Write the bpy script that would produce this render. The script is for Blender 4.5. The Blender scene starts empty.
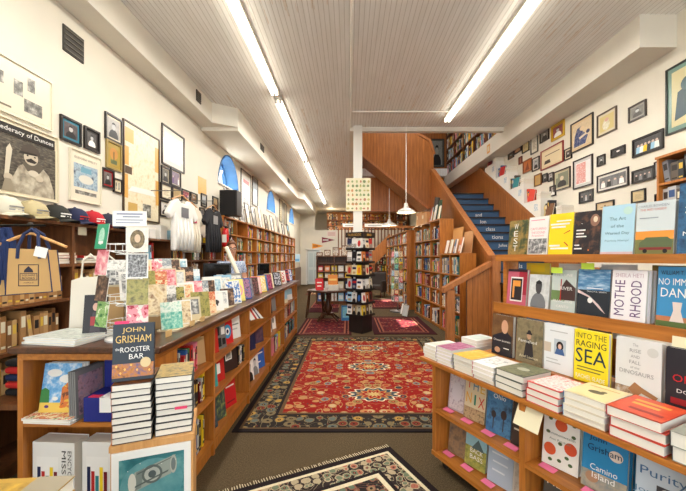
import bpy, math, random
from mathutils import Vector, Matrix
R = math.radians
S = bpy.context.scene
COL = S.collection
rnd = random.Random(7)

# ------------------------------------------------------------ camera, world, light, exposure
cam_d = bpy.data.cameras.new('camera'); cam = bpy.data.objects.new('camera', cam_d); COL.objects.link(cam)
cam.location = (0, 0, 1.55); cam.rotation_euler = (R(90), 0, 0)
cam_d.sensor_width = 36; cam_d.lens = 350 / 686 * 36
cam_d.shift_x = -6 / 686; cam_d.shift_y = 10.5 / 686
cam_d.clip_start = .05
S.camera = cam
S.view_settings.view_transform = 'Standard'; S.view_settings.look = 'None'
S.view_settings.gamma = 1; S.view_settings.use_curve_mapping = False
S.view_settings.exposure = 0.14
S.cycles.use_denoising = True
S.cycles.max_bounces = 7; S.cycles.diffuse_bounces = 5; S.cycles.glossy_bounces = 3; S.cycles.transparent_max_bounces = 8
S.cycles.sample_clamp_indirect = 6; S.cycles.caustics_reflective = False; S.cycles.caustics_refractive = False
w = bpy.data.worlds.new('world'); S.world = w; w.use_nodes = True
w.node_tree.nodes['Background'].inputs[0].default_value = (.80, .90, 1, 1)
w.node_tree.nodes['Background'].inputs[1].default_value = 1.3

def lamp(name, kind, loc, rot, energy, color=(1, 1, 1), sx=1, sy=1):
    d = bpy.data.lights.new(name, kind); d.energy = energy; d.color = color
    if kind == 'AREA': d.shape = 'RECTANGLE'; d.size = sx; d.size_y = sy
    o = bpy.data.objects.new(name, d); o.location = loc; o.rotation_euler = rot; COL.objects.link(o); return o
sun = lamp('sun', 'SUN', (0, 0, 8), (0, 0, 0), 60.0, (1, .95, .86)); sun.data.angle = R(.6)
sun.rotation_euler = Vector((3.9, .30, -3.15)).to_track_quat('-Z', 'Y').to_euler()
lamp('shopfront_daylight', 'AREA', (.4, -2.35, 1.9), (R(90), 0, 0), 105, (.92, .96, 1), 5.4, 2.8)
WARM = (1, .97, .92)
LAMPS = [(-1.18, 1.1, 2.4), (-1.18, 4.0, 3.2), (-1.18, 7.6, 3.6), (-1.18, 11.4, 3.6), (-1.18, 15.4, 3.6), (1.87, 1.6, 3.0), (1.87, 5.0, 3.4), (1.3, 14.2, 3.2)]
for x, y, l in LAMPS:
    lamp('fluorescent_light', 'AREA', (x, y, 4.05), (0, 0, 0), (17 if y < 10 else 26) * l, WARM, .1, l - .1)
lamp('upper_stair_light', 'AREA', (1.8, 9.0, 6.45), (0, 0, 0), 55, WARM, 1.6, 1.6)
for x, y, z, e in [(1.15, 7.05, 2.42, 9), (1.2, 10.6, 2.45, 9), (.4, 19.6, 3.95, 16), (-1.0, 19.7, 3.95, 12)]:  # two pendant bulbs, then two added loft fill lights without any fixture
    lamp('bulb_or_fill_light', 'POINT', (x, y, z), (0, 0, 0), e, (1, .78, .5)).data.shadow_soft_size = .05

# ------------------------------------------------------------ colours and materials
def lin(c):
    return tuple(((v / 255) / 12.92 if v / 255 <= .04045 else ((v / 255 + .055) / 1.055) ** 2.4) for v in c)
NAMES = {'white': (238, 236, 230), 'cream': (228, 214, 180), 'grey': (130, 130, 130), 'black': (28, 27, 28), 'red': (190, 40, 36), 'maroon': (110, 28, 34),
         'orange': (220, 120, 40), 'yellow': (240, 205, 40), 'tan': (190, 155, 110), 'brown': (110, 72, 42), 'green': (60, 120, 70), 'olive': (120, 125, 70),
         'teal': (50, 130, 135), 'light blue': (150, 195, 220), 'blue': (50, 95, 165), 'navy': (28, 38, 75), 'purple': (95, 55, 120), 'pink': (230, 130, 150), 'pale grey': (190, 190, 188)}
def cname(c): return min(NAMES, key=lambda k: sum((a - b) ** 2 for a, b in zip(NAMES[k], c)))
def C(x): return NAMES[x] if isinstance(x, str) else tuple(x)
_m = {}
class NT:
    def __init__(s, m): s.t = m.node_tree; s.n = s.t.nodes; s.l = s.t.links; s.b = s.n['Principled BSDF']
    def node(s, k, **kw):
        n = s.n.new(k)
        for a, v in kw.items(): setattr(n, a, v)
        return n
    def put(s, a, b):
        if isinstance(a, (int, float)): b.default_value = a
        elif isinstance(a, tuple): b.default_value = a if len(a) == 4 or b.type == 'VECTOR' else a + (1,)
        else: s.l.new(a, b)
    def m(s, op, a, b=0, c=0):
        n = s.node('ShaderNodeMath', operation=op); s.put(a, n.inputs[0]); s.put(b, n.inputs[1]); s.put(c, n.inputs[2]); return n.outputs[0]
    def mix(s, f, a, b):
        n = s.node('ShaderNodeMix', data_type='RGBA'); s.put(f, n.inputs[0]); s.put(a, n.inputs[6]); s.put(b, n.inputs[7]); return n.outputs[2]
    def coord(s, scale=(1, 1, 1), which='Object'):
        c = s.node('ShaderNodeTexCoord'); mp = s.node('ShaderNodeMapping'); mp.inputs['Scale'].default_value = scale
        s.l.new(c.outputs[which], mp.inputs[0]); return mp.outputs[0]
    def noise(s, vec, sc, det=3, rough=.5, dist=0):
        n = s.node('ShaderNodeTexNoise'); s.l.new(vec, n.inputs['Vector']); n.inputs['Scale'].default_value = sc
        n.inputs['Detail'].default_value = det; n.inputs['Roughness'].default_value = rough; n.inputs['Distortion'].default_value = dist; return n
    def ramp(s, f, stops, const=False):
        n = s.node('ShaderNodeValToRGB'); cr = n.color_ramp
        if const: cr.interpolation = 'CONSTANT'
        while len(cr.elements) < len(stops): cr.elements.new(.5)
        for e, (p, c) in zip(cr.elements, stops): e.position = p; e.color = lin(C(c)) + (1,)
        s.l.new(f, n.inputs[0]); return n.outputs[0]
    def bump(s, h, strength=.2, dist=.01):
        n = s.node('ShaderNodeBump'); n.inputs['Strength'].default_value = strength; n.inputs['Distance'].default_value = dist
        s.l.new(h, n.inputs['Height']); s.l.new(n.outputs[0], s.b.inputs['Normal'])
def newmat(name, rough=.6, spec=.4):
    m = bpy.data.materials.new(name); m.use_nodes = True; n = NT(m)
    n.b.inputs['Roughness'].default_value = rough; n.b.inputs['Specular IOR Level'].default_value = spec
    return m, n
def M(c, rough=.55, metal=0):
    c = C(c); k = (c, rough, metal)
    if k not in _m:
        m, n = newmat('paint_%d_%d_%d' % c, rough); n.b.inputs['Metallic'].default_value = metal
        nz = n.noise(n.coord(), 30, 2)
        n.l.new(n.mix(n.m('MULTIPLY', nz.outputs[0], .12), lin(c) + (1,), tuple(v * .8 for v in lin(c)) + (1,)), n.b.inputs['Base Color'])
        _m[k] = m
    return _m[k]
def NZ(cols, scale=20, const=False, seed=0, stretch=(1, 1, 1)):
    k = ('nz', tuple(C(c) for c in cols), scale, const, seed, stretch)
    if k not in _m:
        m, n = newmat('printed_picture', .35)
        mp = n.coord(stretch); mp.node.inputs['Location'].default_value = (seed * 3.1, seed * 1.7, seed)
        nz = n.noise(mp, scale * (2.5 if scale <= 16 else 1.3 if scale < 100 else 1), 4, .6)
        L = len(cols); n.l.new(n.ramp(nz.outputs[0], [(.3 + .4 * i / max(1, L - (0 if const else 1)), c) for i, c in enumerate(cols)], const), n.b.inputs['Base Color'])
        _m[k] = m
    return _m[k]
def emit(c, s):
    m, n = newmat('lit_tube'); n.b.inputs['Base Color'].default_value = (1, 1, 1, 1)
    n.b.inputs['Emission Color'].default_value = lin(c) + (1,); n.b.inputs['Emission Strength'].default_value = s; return m
def wood(name, c1, c2, scale=(14, 14, 1.2), rough=.38, groove=None):
    m, n = newmat(name, rough, .45)
    nz = n.noise(n.coord(scale), 2.2, 6, .62, .5)
    col = n.ramp(nz.outputs[0], [(.28, c1), (.72, c2)])
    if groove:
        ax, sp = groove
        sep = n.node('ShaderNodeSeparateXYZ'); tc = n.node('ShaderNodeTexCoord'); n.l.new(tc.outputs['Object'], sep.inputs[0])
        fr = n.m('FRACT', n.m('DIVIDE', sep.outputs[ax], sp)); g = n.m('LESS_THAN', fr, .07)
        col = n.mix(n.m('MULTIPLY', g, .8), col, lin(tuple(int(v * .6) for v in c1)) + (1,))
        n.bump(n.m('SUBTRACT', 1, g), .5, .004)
    n.l.new(col, n.b.inputs['Base Color']); return m
W_ORANGE = wood('honey_oak', (146, 84, 30), (198, 126, 52))
W_X = wood('honey_oak_along', (146, 84, 30), (198, 126, 52), (1.2, 14, 14))
W_Y = wood('honey_oak_deep', (146, 84, 30), (198, 126, 52), (14, 1.2, 14))
W_DARK = wood('dark_walnut', (52, 30, 18), (92, 56, 34), (14, 1.2, 14), .3)
W_BROWN = wood('brown_shelf_wood', (84, 50, 28), (130, 82, 46))
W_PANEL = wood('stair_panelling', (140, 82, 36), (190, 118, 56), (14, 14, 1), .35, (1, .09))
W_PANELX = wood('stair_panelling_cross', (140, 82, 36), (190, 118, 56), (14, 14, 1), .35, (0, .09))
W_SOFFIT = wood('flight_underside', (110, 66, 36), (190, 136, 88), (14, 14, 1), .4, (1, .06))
W_TRIM = wood('stair_trim', (150, 90, 46), (190, 122, 68))
W_PLY = wood('pale_ply', (196, 140, 82), (222, 172, 112))

def mat_ceiling():
    m, n = newmat('painted_beadboard', .5)
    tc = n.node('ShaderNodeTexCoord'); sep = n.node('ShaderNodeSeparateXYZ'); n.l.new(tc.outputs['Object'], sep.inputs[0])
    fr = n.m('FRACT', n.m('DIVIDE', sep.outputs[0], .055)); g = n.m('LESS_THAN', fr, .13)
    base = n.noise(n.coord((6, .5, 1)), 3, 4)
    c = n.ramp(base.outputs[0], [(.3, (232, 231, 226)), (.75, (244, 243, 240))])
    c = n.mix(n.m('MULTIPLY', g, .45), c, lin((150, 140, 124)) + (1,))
    st = n.noise(n.coord((9, .55, 1)), 1.9, 5, .7)
    msk = n.noise(n.coord((.5, .5, 1)), 1.1, 1)
    s = n.m('MULTIPLY', n.m('GREATER_THAN', st.outputs[0], .60), n.m('GREATER_THAN', msk.outputs[0], .50))
    c = n.mix(n.m('MULTIPLY', s, .38), c, lin((190, 150, 96)) + (1,))
    n.l.new(c, n.b.inputs['Base Color']); n.bump(n.m('SUBTRACT', 1, g), .6, .005); return m
def mat_plaster(name, c=(231, 225, 209)):
    m, n = newmat(name, .7, .2); nz = n.noise(n.coord(), 1.3, 5); n.l.new(n.ramp(nz.outputs[0], [(.3, tuple(int(v * .955) for v in c)), (.7, c)]), n.b.inputs['Base Color'])
    n2 = n.noise(n.coord(), 18, 3); n.bump(n2.outputs[0], .12, .01); return m
def mat_carpet():
    m, n = newmat('brown_carpet', .95, .05); nz = n.noise(n.coord(), 120, 2); n2 = n.noise(n.coord(), 1.4, 3)
    a = n.ramp(nz.outputs[0], [(.3, (64, 54, 40)), (.7, (104, 88, 64))]); n.l.new(n.mix(n.m('MULTIPLY', n2.outputs[0], .35), a, lin((60, 52, 38)) + (1,)), n.b.inputs['Base Color'])
    n.bump(nz.outputs[0], .5, .006); return m
def mat_rug(w, l, field, pal, bground, bpal, bw=.28, sc=5.0, name='rug_weave', medal=True, stripes=('navy', 'cream')):
    m, n = newmat(name, .92, .05)
    tc = n.node('ShaderNodeTexCoord'); sep = n.node('ShaderNodeSeparateXYZ'); n.l.new(tc.outputs['Object'], sep.inputs[0])
    ax = n.m('ABSOLUTE', sep.outputs[0]); ay = n.m('ABSOLUTE', sep.outputs[1])
    cb = n.node('ShaderNodeCombineXYZ'); n.l.new(ax, cb.inputs[0]); n.l.new(ay, cb.inputs[1]); v = cb.outputs[0]
    def layer(base, palette, scale, vine, r0):
        wob = n.noise(v, scale * .7, 2); vm = n.node('ShaderNodeMix', data_type='VECTOR'); vm.inputs[0].default_value = .04
        n.l.new(v, vm.inputs[4]); n.l.new(wob.outputs[1], vm.inputs[5])
        vo = n.node('ShaderNodeTexVoronoi'); vo.inputs['Scale'].default_value = scale; vo.inputs['Randomness'].default_value = .75; n.l.new(vm.outputs[1], vo.inputs['Vector'])
        sc_ = n.node('ShaderNodeSeparateColor'); n.l.new(vo.outputs['Color'], sc_.inputs[0])
        k = len(palette); motif = n.ramp(sc_.outputs[0], [(i / k, c) for i, c in enumerate(palette)], True)
        d = vo.outputs['Distance']
        c = base
        vn = n.noise(v, scale * .42, 1, .4, .8); vin = n.m('LESS_THAN', n.m('ABSOLUTE', n.m('SUBTRACT', n.m('FRACT', n.m('MULTIPLY', vn.outputs[0], 7)), .5)), .045)
        c = n.mix(vin, c, lin(C(vine)) + (1,))
        c = n.mix(n.m('LESS_THAN', d, r0 * 1.25), c, lin(C(vine)) + (1,)); c = n.mix(n.m('LESS_THAN', d, r0), c, motif)
        c = n.mix(n.m('LESS_THAN', d, r0 * .45), c, base); c = n.mix(n.m('LESS_THAN', d, r0 * .22), c, lin(C(palette[0])) + (1,))
        small = n.node('ShaderNodeTexVoronoi'); small.inputs['Scale'].default_value = scale * 3.1; n.l.new(v, small.inputs['Vector'])
        s2 = n.node('ShaderNodeSeparateColor'); n.l.new(small.outputs['Color'], s2.inputs[0])
        fl = n.m('MULTIPLY', n.m('LESS_THAN', small.outputs['Distance'], .27), n.m('GREATER_THAN', d, r0 * 1.3))
        c = n.mix(n.m('MULTIPLY', fl, n.m('GREATER_THAN', s2.outputs[1], .35)), c, n.ramp(s2.outputs[0], [(i / k, q) for i, q in enumerate(palette)], True))
        return c
    F = lin(C(field)) + (1,)
    f = layer(F, pal, sc, pal[1], .33)
    if medal:
        for my in (0, l * .27, -l * .27):
            dx = n.m('MULTIPLY', ax, 1.0); dy = n.m('MULTIPLY', n.m('SUBTRACT', sep.outputs[1], my), 1.5)
            rr = n.m('SQRT', n.m('ADD', n.m('MULTIPLY', dx, dx), n.m('MULTIPLY', dy, dy)))
            th = n.m('MULTIPLY', n.m('COSINE', n.m('MULTIPLY', n.m('ARCTAN2', dy, dx), 12)), .03)
            rr = n.m('ADD', rr, th)
            for r_, c_ in ((.27, 'cream'), (.245, (60, 74, 84)), (.18, (196, 150, 84)), (.15, (150, 34, 30)), (.08, (196, 170, 110))):
                f = n.mix(n.m('LESS_THAN', rr, r_), f, lin(C(c_)) + (1,))
    b = layer(lin(C(bground)) + (1,), bpal, sc * 1.25, bpal[1], .38)
    d = n.m('MINIMUM', n.m('SUBTRACT', w / 2, ax), n.m('SUBTRACT', l / 2, ay))
    c = n.mix(n.m('LESS_THAN', d, bw), f, b)
    for d0, d1, cc in ((bw, bw + .035, stripes[1]), (bw - .03, bw, stripes[0]), (.05, .075, stripes[1]), (-1, .05, stripes[0])):
        msk = n.m('MULTIPLY', n.m('GREATER_THAN', d, d0), n.m('LESS_THAN', d, d1)); c = n.mix(msk, c, lin(C(cc)) + (1,))
    nz = n.noise(n.coord(), 70, 2); c = n.mix(n.m('MULTIPLY', nz.outputs[0], .4), c, lin((52, 34, 30)) + (1,))
    n.l.new(c, n.b.inputs['Base Color']); n.bump(nz.outputs[0], .4, .004); return m
def mat_glass():
    m, n = newmat('window_glass'); t = n.t; tr = n.node('ShaderNodeBsdfTransparent'); gl = n.node('ShaderNodeBsdfGlossy'); gl.inputs['Roughness'].default_value = .02
    mx = n.node('ShaderNodeMixShader'); mx.inputs[0].default_value = .08; n.l.new(tr.outputs[0], mx.inputs[1]); n.l.new(gl.outputs[0], mx.inputs[2])
    n.l.new(mx.outputs[0], n.n['Material Output'].inputs[0]); return m
GLASS = mat_glass()
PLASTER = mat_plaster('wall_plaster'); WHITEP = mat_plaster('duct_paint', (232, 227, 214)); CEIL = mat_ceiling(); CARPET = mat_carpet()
PAGES = M((236, 230, 216), .8); BLUEP = M((58, 108, 160), .6)

# ------------------------------------------------------------ mesh helpers
class MB:
    def __init__(s): s.v = []; s.f = []; s.mi = []; s.mats = []
    def slot(s, m):
        if m not in s.mats: s.mats.append(m)
        return s.mats.index(m)
    def add(s, vs, fs, m, X=None):
        o = len(s.v); i = s.slot(m)
        s.v += [tuple(X @ Vector(p)) if X else tuple(p) for p in vs]
        for f in fs: s.f.append([o + k for k in f]); s.mi.append(i)
        return s
    def box(s, a, b, m, X=None):
        (x0, y0, z0), (x1, y1, z1) = a, b
        x0, x1 = min(x0, x1), max(x0, x1); y0, y1 = min(y0, y1), max(y0, y1); z0, z1 = min(z0, z1), max(z0, z1)
        return s.add([(x0, y0, z0), (x1, y0, z0), (x1, y1, z0), (x0, y1, z0), (x0, y0, z1), (x1, y0, z1), (x1, y1, z1), (x0, y1, z1)],
                     [(0, 3, 2, 1), (4, 5, 6, 7), (0, 1, 5, 4), (1, 2, 6, 5), (2, 3, 7, 6), (3, 0, 4, 7)], m, X)
    def prism(s, pts, ax, a, b, m, X=None):
        """polygon pts (2-D) extruded along axis ax ('x','y','z') from a to b"""
        def P(p, t): return {'x': (t, p[0], p[1]), 'y': (p[0], t, p[1]), 'z': (p[0], p[1], t)}[ax]
        n = len(pts); vs = [P(p, a) for p in pts] + [P(p, b) for p in pts]
        fs = [tuple(range(n)), tuple(range(2 * n - 1, n - 1, -1))] + [(i, n + i, n + (i + 1) % n, (i + 1) % n) for i in range(n)]
        return s.add(vs, fs, m, X)
    def lathe(s, prof, m, n=20, X=None, cap=True):
        vs = []; fs = []
        for r, z in prof: vs += [(r * math.cos(2 * math.pi * k / n), r * math.sin(2 * math.pi * k / n), z) for k in range(n)]
        for i in range(len(prof) - 1):
            for k in range(n): fs.append((i * n + k, i * n + (k + 1) % n, (i + 1) * n + (k + 1) % n, (i + 1) * n + k))
        if cap: fs.append(tuple(range(n - 1, -1, -1))); fs.append(tuple((len(prof) - 1) * n + k for k in range(n)))
        return s.add(vs, fs, m, X)
    def tube(s, pts, r, m, n=8, X=None):
        pts = [Vector(p) for p in pts]; vs = []; fs = []
        for i, p in enumerate(pts):
            d = (pts[min(i + 1, len(pts) - 1)] - pts[max(i - 1, 0)]).normalized()
            u = d.orthogonal().normalized() if abs(d.z) < .99 else Vector((1, 0, 0)); 
            if abs(d.z) < .99: u = d.cross(Vector((0, 0, 1))).normalized()
            v = d.cross(u); rr = r[i] if isinstance(r, (list, tuple)) else r
            vs += [tuple(p + rr * (math.cos(2 * math.pi * k / n) * u + math.sin(2 * math.pi * k / n) * v)) for k in range(n)]
        for i in range(len(pts) - 1):
            for k in range(n): fs.append((i * n + k, i * n + (k + 1) % n, (i + 1) * n + (k + 1) % n, (i + 1) * n + k))
        fs += [tuple(range(n - 1, -1, -1)), tuple((len(pts) - 1) * n + k for k in range(n))]
        return s.add(vs, fs, m, X)
    def mesh(s, name):
        me = bpy.data.meshes.new(name); me.from_pydata(s.v, [], s.f)
        for m in s.mats: me.materials.append(m)
        me.polygons.foreach_set('material_index', s.mi); me.update(); return me
    def build(s, name, parent=None, smooth=False, mat=None, bevel=0):
        me = s.mesh(name)
        if smooth: me.polygons.foreach_set('use_smooth', [True] * len(me.polygons))
        o = bpy.data.objects.new(name, me); COL.objects.link(o)
        if parent is not None: o.parent = parent
        if mat is not None: o.matrix_local = mat
        if bevel:
            b = o.modifiers.new('edge', 'BEVEL'); b.width = bevel; b.segments = 2; b.limit_method = 'ANGLE'
        return o
def tag(o, label, cat, group=None, kind=None):
    o['label'] = label; o['category'] = cat
    if group: o['group'] = group
    if kind: o['kind'] = kind
    return o
def struct(o, label=None):
    o['kind'] = 'structure'
    if label: o['label'] = label
    return o
def empty(name, X, label, cat, group=None):
    o = bpy.data.objects.new(name, None); COL.objects.link(o); o.matrix_local = X; o.empty_display_size = .1
    return tag(o, label, cat, group)
def T(x, y, z): return Matrix.Translation((x, y, z))
def RZ(a): return Matrix.Rotation(R(a), 4, 'Z')
def RX(a): return Matrix.Rotation(R(a), 4, 'X')
def RY(a): return Matrix.Rotation(R(a), 4, 'Y')
def onX(px, py, X): y = X * 350 / (px - 349); return y, 1.55 - (py - 256) * y / 350
ORD = 'first second third fourth fifth sixth seventh eighth ninth tenth eleventh twelfth thirteenth fourteenth fifteenth sixteenth seventeenth eighteenth nineteenth twentieth'.split()
def ordw(i): return ORD[i] if i < 20 else '%d%s' % (i + 1, {1: 'st', 2: 'nd', 3: 'rd'}.get((i + 1) % 10, 'th'))

_txt = {}
def text_mesh(s):
    if s not in _txt:
        c = bpy.data.curves.new('t', 'FONT'); c.body = s; c.align_x = 'CENTER'; c.align_y = 'CENTER'; c.resolution_u = 2
        o = bpy.data.objects.new('t', c); COL.objects.link(o)
        dg = bpy.context.evaluated_depsgraph_get(); me = bpy.data.meshes.new_from_object(o.evaluated_get(dg))
        COL.objects.unlink(o); bpy.data.objects.remove(o)
        xs = [v.co.x for v in me.vertices]; ys = [v.co.y for v in me.vertices]
        _txt[s] = ([(v.co.x, v.co.y) for v in me.vertices], [tuple(p.vertices) for p in me.polygons], min(xs), max(xs), min(ys), max(ys))
    return _txt[s]
def art(parent, w, h, items, name='cover_art', y=-.0012, tname='title'):
    """flat printed picture in the local x-z plane, front towards -y; x from -w/2 to w/2, z from 0 to h; fractions 0..1"""
    a = MB(); t = MB(); k = 0
    for it in items:
        k += 1; yy = y - .00035 * k; q = it[0]
        X = lambda u: (u - .5) * w
        if q == 'r':
            _, x0, z0, x1, z1, c = it; mt = c if hasattr(c, 'node_tree') else M(c, .4)
            a.add([(X(x0), yy, z0 * h), (X(x1), yy, z0 * h), (X(x1), yy, z1 * h), (X(x0), yy, z1 * h)], [(0, 1, 2, 3)], mt)
        elif q == 'c':
            _, cx, cz, rx, rz, c = it; n = 18; mt = c if hasattr(c, 'node_tree') else M(c, .4)
            a.add([(min(w / 2, max(-w / 2, X(cx) + rx * w * math.cos(2 * math.pi * j / n))), yy, min(h, max(0, cz * h + rz * h * math.sin(2 * math.pi * j / n)))) for j in range(n)], [tuple(range(n))], mt)
        elif q == 'p':
            mt = it[2] if hasattr(it[2], 'node_tree') else M(it[2], .4)
            a.add([(X(u), yy, v * h) for u, v in it[1]], [tuple(range(len(it[1])))], mt)
        elif q == 't':
            _, s, cx, cz, fw, fh, c = it[:7]; rot = it[7] if len(it) > 7 else 0
            vs, fs, a0, a1, b0, b1 = text_mesh(s); sx = fw * w / (a1 - a0); sz = fh * h / (b1 - b0)
            if rot: sx = fh * h / (a1 - a0); sz = fw * w / (b1 - b0)
            out = []
            for x, z in vs:
                u = (x - (a0 + a1) / 2) * sx; v = (z - (b0 + b1) / 2) * sz
                if rot: ca, sa = math.cos(R(rot)), math.sin(R(rot)); u, v = u * ca - v * sa, u * sa + v * ca
                out.append((X(cx) + u, yy, cz * h + v))
            t.add(out, fs, M(c, .4))
    if a.v: a.build(name, parent)
    if t.v: t.build(tname, parent)

# ------------------------------------------------------------ books
_bm = {}
def book_meshes(w, h, t, cov, spn=None):
    k = (round(w, 3), round(h, 3), round(t, 3), cov, spn)
    if k not in _bm:
        b = MB(); e = .002; sm = M(spn or cov, .45); cm = M(cov, .4)
        b.box((-w / 2, 0, 0), (w / 2, e, h), cm); b.box((-w / 2, t - e, 0), (w / 2, t, h), cm); b.box((-w / 2, e, 0), (-w / 2 + e, t - e, h), sm)
        p = MB(); p.box((-w / 2 + e, e, .003), (w / 2 - .004, t - e, h - .003), PAGES)
        _bm[k] = (b.mesh('book'), p.mesh('pages'))
    return _bm[k]
NBOOK = [0]
def book(w, h, t, cov, X, label, group=None, items=None, spn=None):
    NBOOK[0] += 1
    a, p = book_meshes(w, h, t, C(cov), C(spn) if spn else None)
    o = bpy.data.objects.new('book', a); COL.objects.link(o); o.matrix_local = X; tag(o, label, 'book', group)
    q = bpy.data.objects.new('pages', p); COL.objects.link(q); q.parent = o
    if items: art(o, w, h, items)
    return o
def faceout(w, h, t, cov, X, lean, label, group=None, items=None, spn=None, behind=0, blabel=None):
    th = R(lean); X2 = X @ T(0, 0, t * math.sin(th) + .001) @ RX(-lean)
    o = book(w, h, t, cov, X2, label, group, items, spn)
    for i in range(behind):
        book(w, h, t, cov, X2 @ T(.004 * (i + 1), (t + .0015) * (i + 1), 0) if lean == 0 else X @ T(.006 * (i + 1), (t + .002) * (i + 1) / math.cos(th), t * math.sin(th) + .001) @ RX(-lean), blabel or ('spare copy behind the ' + ' '.join(label.split()[:11])), 'copies behind the ' + label.split(',')[0][:60], None, spn)
    return o
def stack(n, w, d, t, cov, X, what, where, spn=None, items=None, jit=.006, cols=None):
    """X: base centre-front of the stack, local frame; books lie with front cover up, long side into the shelf"""
    for i in range(n):
        top = (i == n - 1); c = cols[i % len(cols)] if cols else cov
        j = T(rnd.uniform(-jit, jit), rnd.uniform(-jit, jit), 0) @ RZ(rnd.uniform(-1.5, 1.5))
        pos = 'topmost' if top else ('lowest' if i == 0 else ordw(n - 1 - i) + ' from the top')
        book(w, d, t, c, X @ j @ T(0, 0, (i + 1) * (t + .0008) + .0008) @ RX(-90), ' '.join(('%s, %s, %s' % (pos, what, where)).split()[:16]), 'stack ' + where, items if top else None, spn)

# upright spines: specs are collected, the largest in view become objects, the rest one mass
SPINES = []
PAL = [(238, 234, 226), (228, 214, 180), (190, 40, 36), (110, 28, 34), (28, 27, 28), (50, 95, 165), (28, 38, 75), (60, 120, 70), (220, 120, 40), (240, 205, 40), (190, 155, 110),
       (150, 195, 220), (50, 130, 135), (130, 130, 130), (110, 72, 42), (238, 234, 226), (28, 27, 28), (190, 190, 188), (230, 130, 150)]
OLD = [(176, 132, 84), (150, 108, 64), (196, 156, 104), (128, 88, 52), (168, 120, 70)]
_um = None
def unit_book():
    global _um
    if _um is None:
        b = MB(); c, p, l = M('red'), PAGES, M('cream')
        b.box((-.5, 0, 0), (.5, .03, 1), c); b.box((-.5, .03, 0), (-.4, 1, 1), c); b.box((.4, .03, 0), (.5, 1, 1), c); b.box((-.4, .03, .02), (.4, .98, .97), p)
        b.add([(-.36, -.004, .55), (.36, -.004, .55), (.36, -.004, .85), (-.36, -.004, .85)], [(0, 1, 2, 3)], l)
        b.add([(-.36, -.004, .1), (.36, -.004, .1), (.36, -.004, .17), (-.36, -.004, .17)], [(0, 1, 2, 3)], l)
        _um = b
    return _um
def row(X, length, hmin, hmax, depth, where, pal=PAL, tmin=.018, tmax=.042, gap=.12, lean=.12, mass=False, full=1.0):
    """books standing on a shelf: X puts the row's left end at the origin, spines towards -y"""
    x = .004; i = 0; end = length * full
    while True:
        t = rnd.uniform(tmin, tmax)
        if x + t > end - .004: break
        if rnd.random() < gap * .35: x += rnd.uniform(.02, .09); continue
        h = rnd.uniform(hmin, hmax); d = depth * rnd.uniform(.8, 1)
        a = rnd.uniform(4, 9) if rnd.random() < lean and x + t + h * .16 < end else 0
        c = rnd.choice(pal)
        # leaning to the left by a degrees about its foot
        if a: X1 = X @ T(x + h * math.sin(R(a)), rnd.uniform(0, .02), 0) @ RY(-a) @ T(t / 2, 0, 0)
        else: X1 = X @ T(x + t / 2, rnd.uniform(0, .02), 0)
        SPINES.append(dict(X=X1, s=(t, d, h), c=c, l=rnd.choice([(230, 220, 190), (40, 36, 34), (214, 178, 70)]) if sum(c) < 520 else rnd.choice([(60, 50, 46), (170, 50, 40), (50, 80, 130)]), where=where, i=i, mass=mass))
        x += t + .0012 + (h * math.sin(R(a)) + .002 if a else 0); i += 1
def project(p):
    if p.y < .2: return None
    return 349 + 350 * p.x / p.y, 256 + 350 * (1.55 - p.z) / p.y
def flush_spines(limit):
    for s in SPINES:
        t, d, h = s['s']; q = [project(s['X'] @ Vector(p)) for p in ((-t / 2, 0, 0), (t / 2, 0, 0), (t / 2, 0, h), (-t / 2, 0, h))]
        if any(v is None for v in q): s['a'] = 0; continue
        ar = abs(sum(q[i][0] * q[(i + 1) % 4][1] - q[(i + 1) % 4][0] * q[i][1] for i in range(4))) / 2
        cx = sum(v[0] for v in q) / 4; cy = sum(v[1] for v in q) / 4
        s['a'] = ar if (2 < cx < 684 and 2 < cy < 489) else 0
    cand = sorted([s for s in SPINES if not s['mass'] and s['a'] > 0], key=lambda s: -s['a'])
    pick = cand[:max(0, limit)]; ids = set(id(s) for s in pick)
    ub = unit_book(); um = ub.mesh('book')
    used = {}
    for s in pick: s['k'] = 'a' 
    byrow = {}
    for s in pick: byrow.setdefault(s['where'], []).append(s)
    for wname, L in byrow.items():
        L.sort(key=lambda s: s['i'])
        for j, s in enumerate(L):
            th = 'thick' if s['s'][0] > .033 else 'slim'
            lab = '%s %s book, %s in row, %s' % (th, cname(s['c']), ordw(j), wname)
            o = bpy.data.objects.new('book', um); COL.objects.link(o)
            t, d, h = s['s']; o.matrix_local = s['X'] @ Matrix.Diagonal((t, d, h, 1))
            for k, m in enumerate((M(s['c'], .45), PAGES, M(s['l'], .5))): o.material_slots[k].link = 'OBJECT'; o.material_slots[k].material = m
            tag(o, lab, 'book', 'books on ' + wname); NBOOK[0] += 1
    b = MB()
    for s in SPINES:
        if id(s) in ids: continue
        t, d, h = s['s']; X = s['X'] @ Matrix.Diagonal((t, d, h, 1)); cm, lm = M(s['c'], .45), M(s['l'], .5)
        o = len(b.v); b.v += [tuple(X @ Vector(p)) for p in ub.v]; b.f += [[o + k for k in f] for f in ub.f]
        sl = [b.slot(cm), b.slot(PAGES), b.slot(lm)]; b.mi += [sl[k] for k in ub.mi]
    if b.v: tag(b.build('shelved_books'), 'hundreds of small spines filling the distant bookcases', 'books', None, 'stuff')
# ============================================================ THE ROOM
XL, XR, CZ = -2.65, 3.6, 4.2
struct(MB().box((XL - .4, -2.5, -.1), (XR + .3, 22, 0), CARPET).build('floor'))
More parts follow.
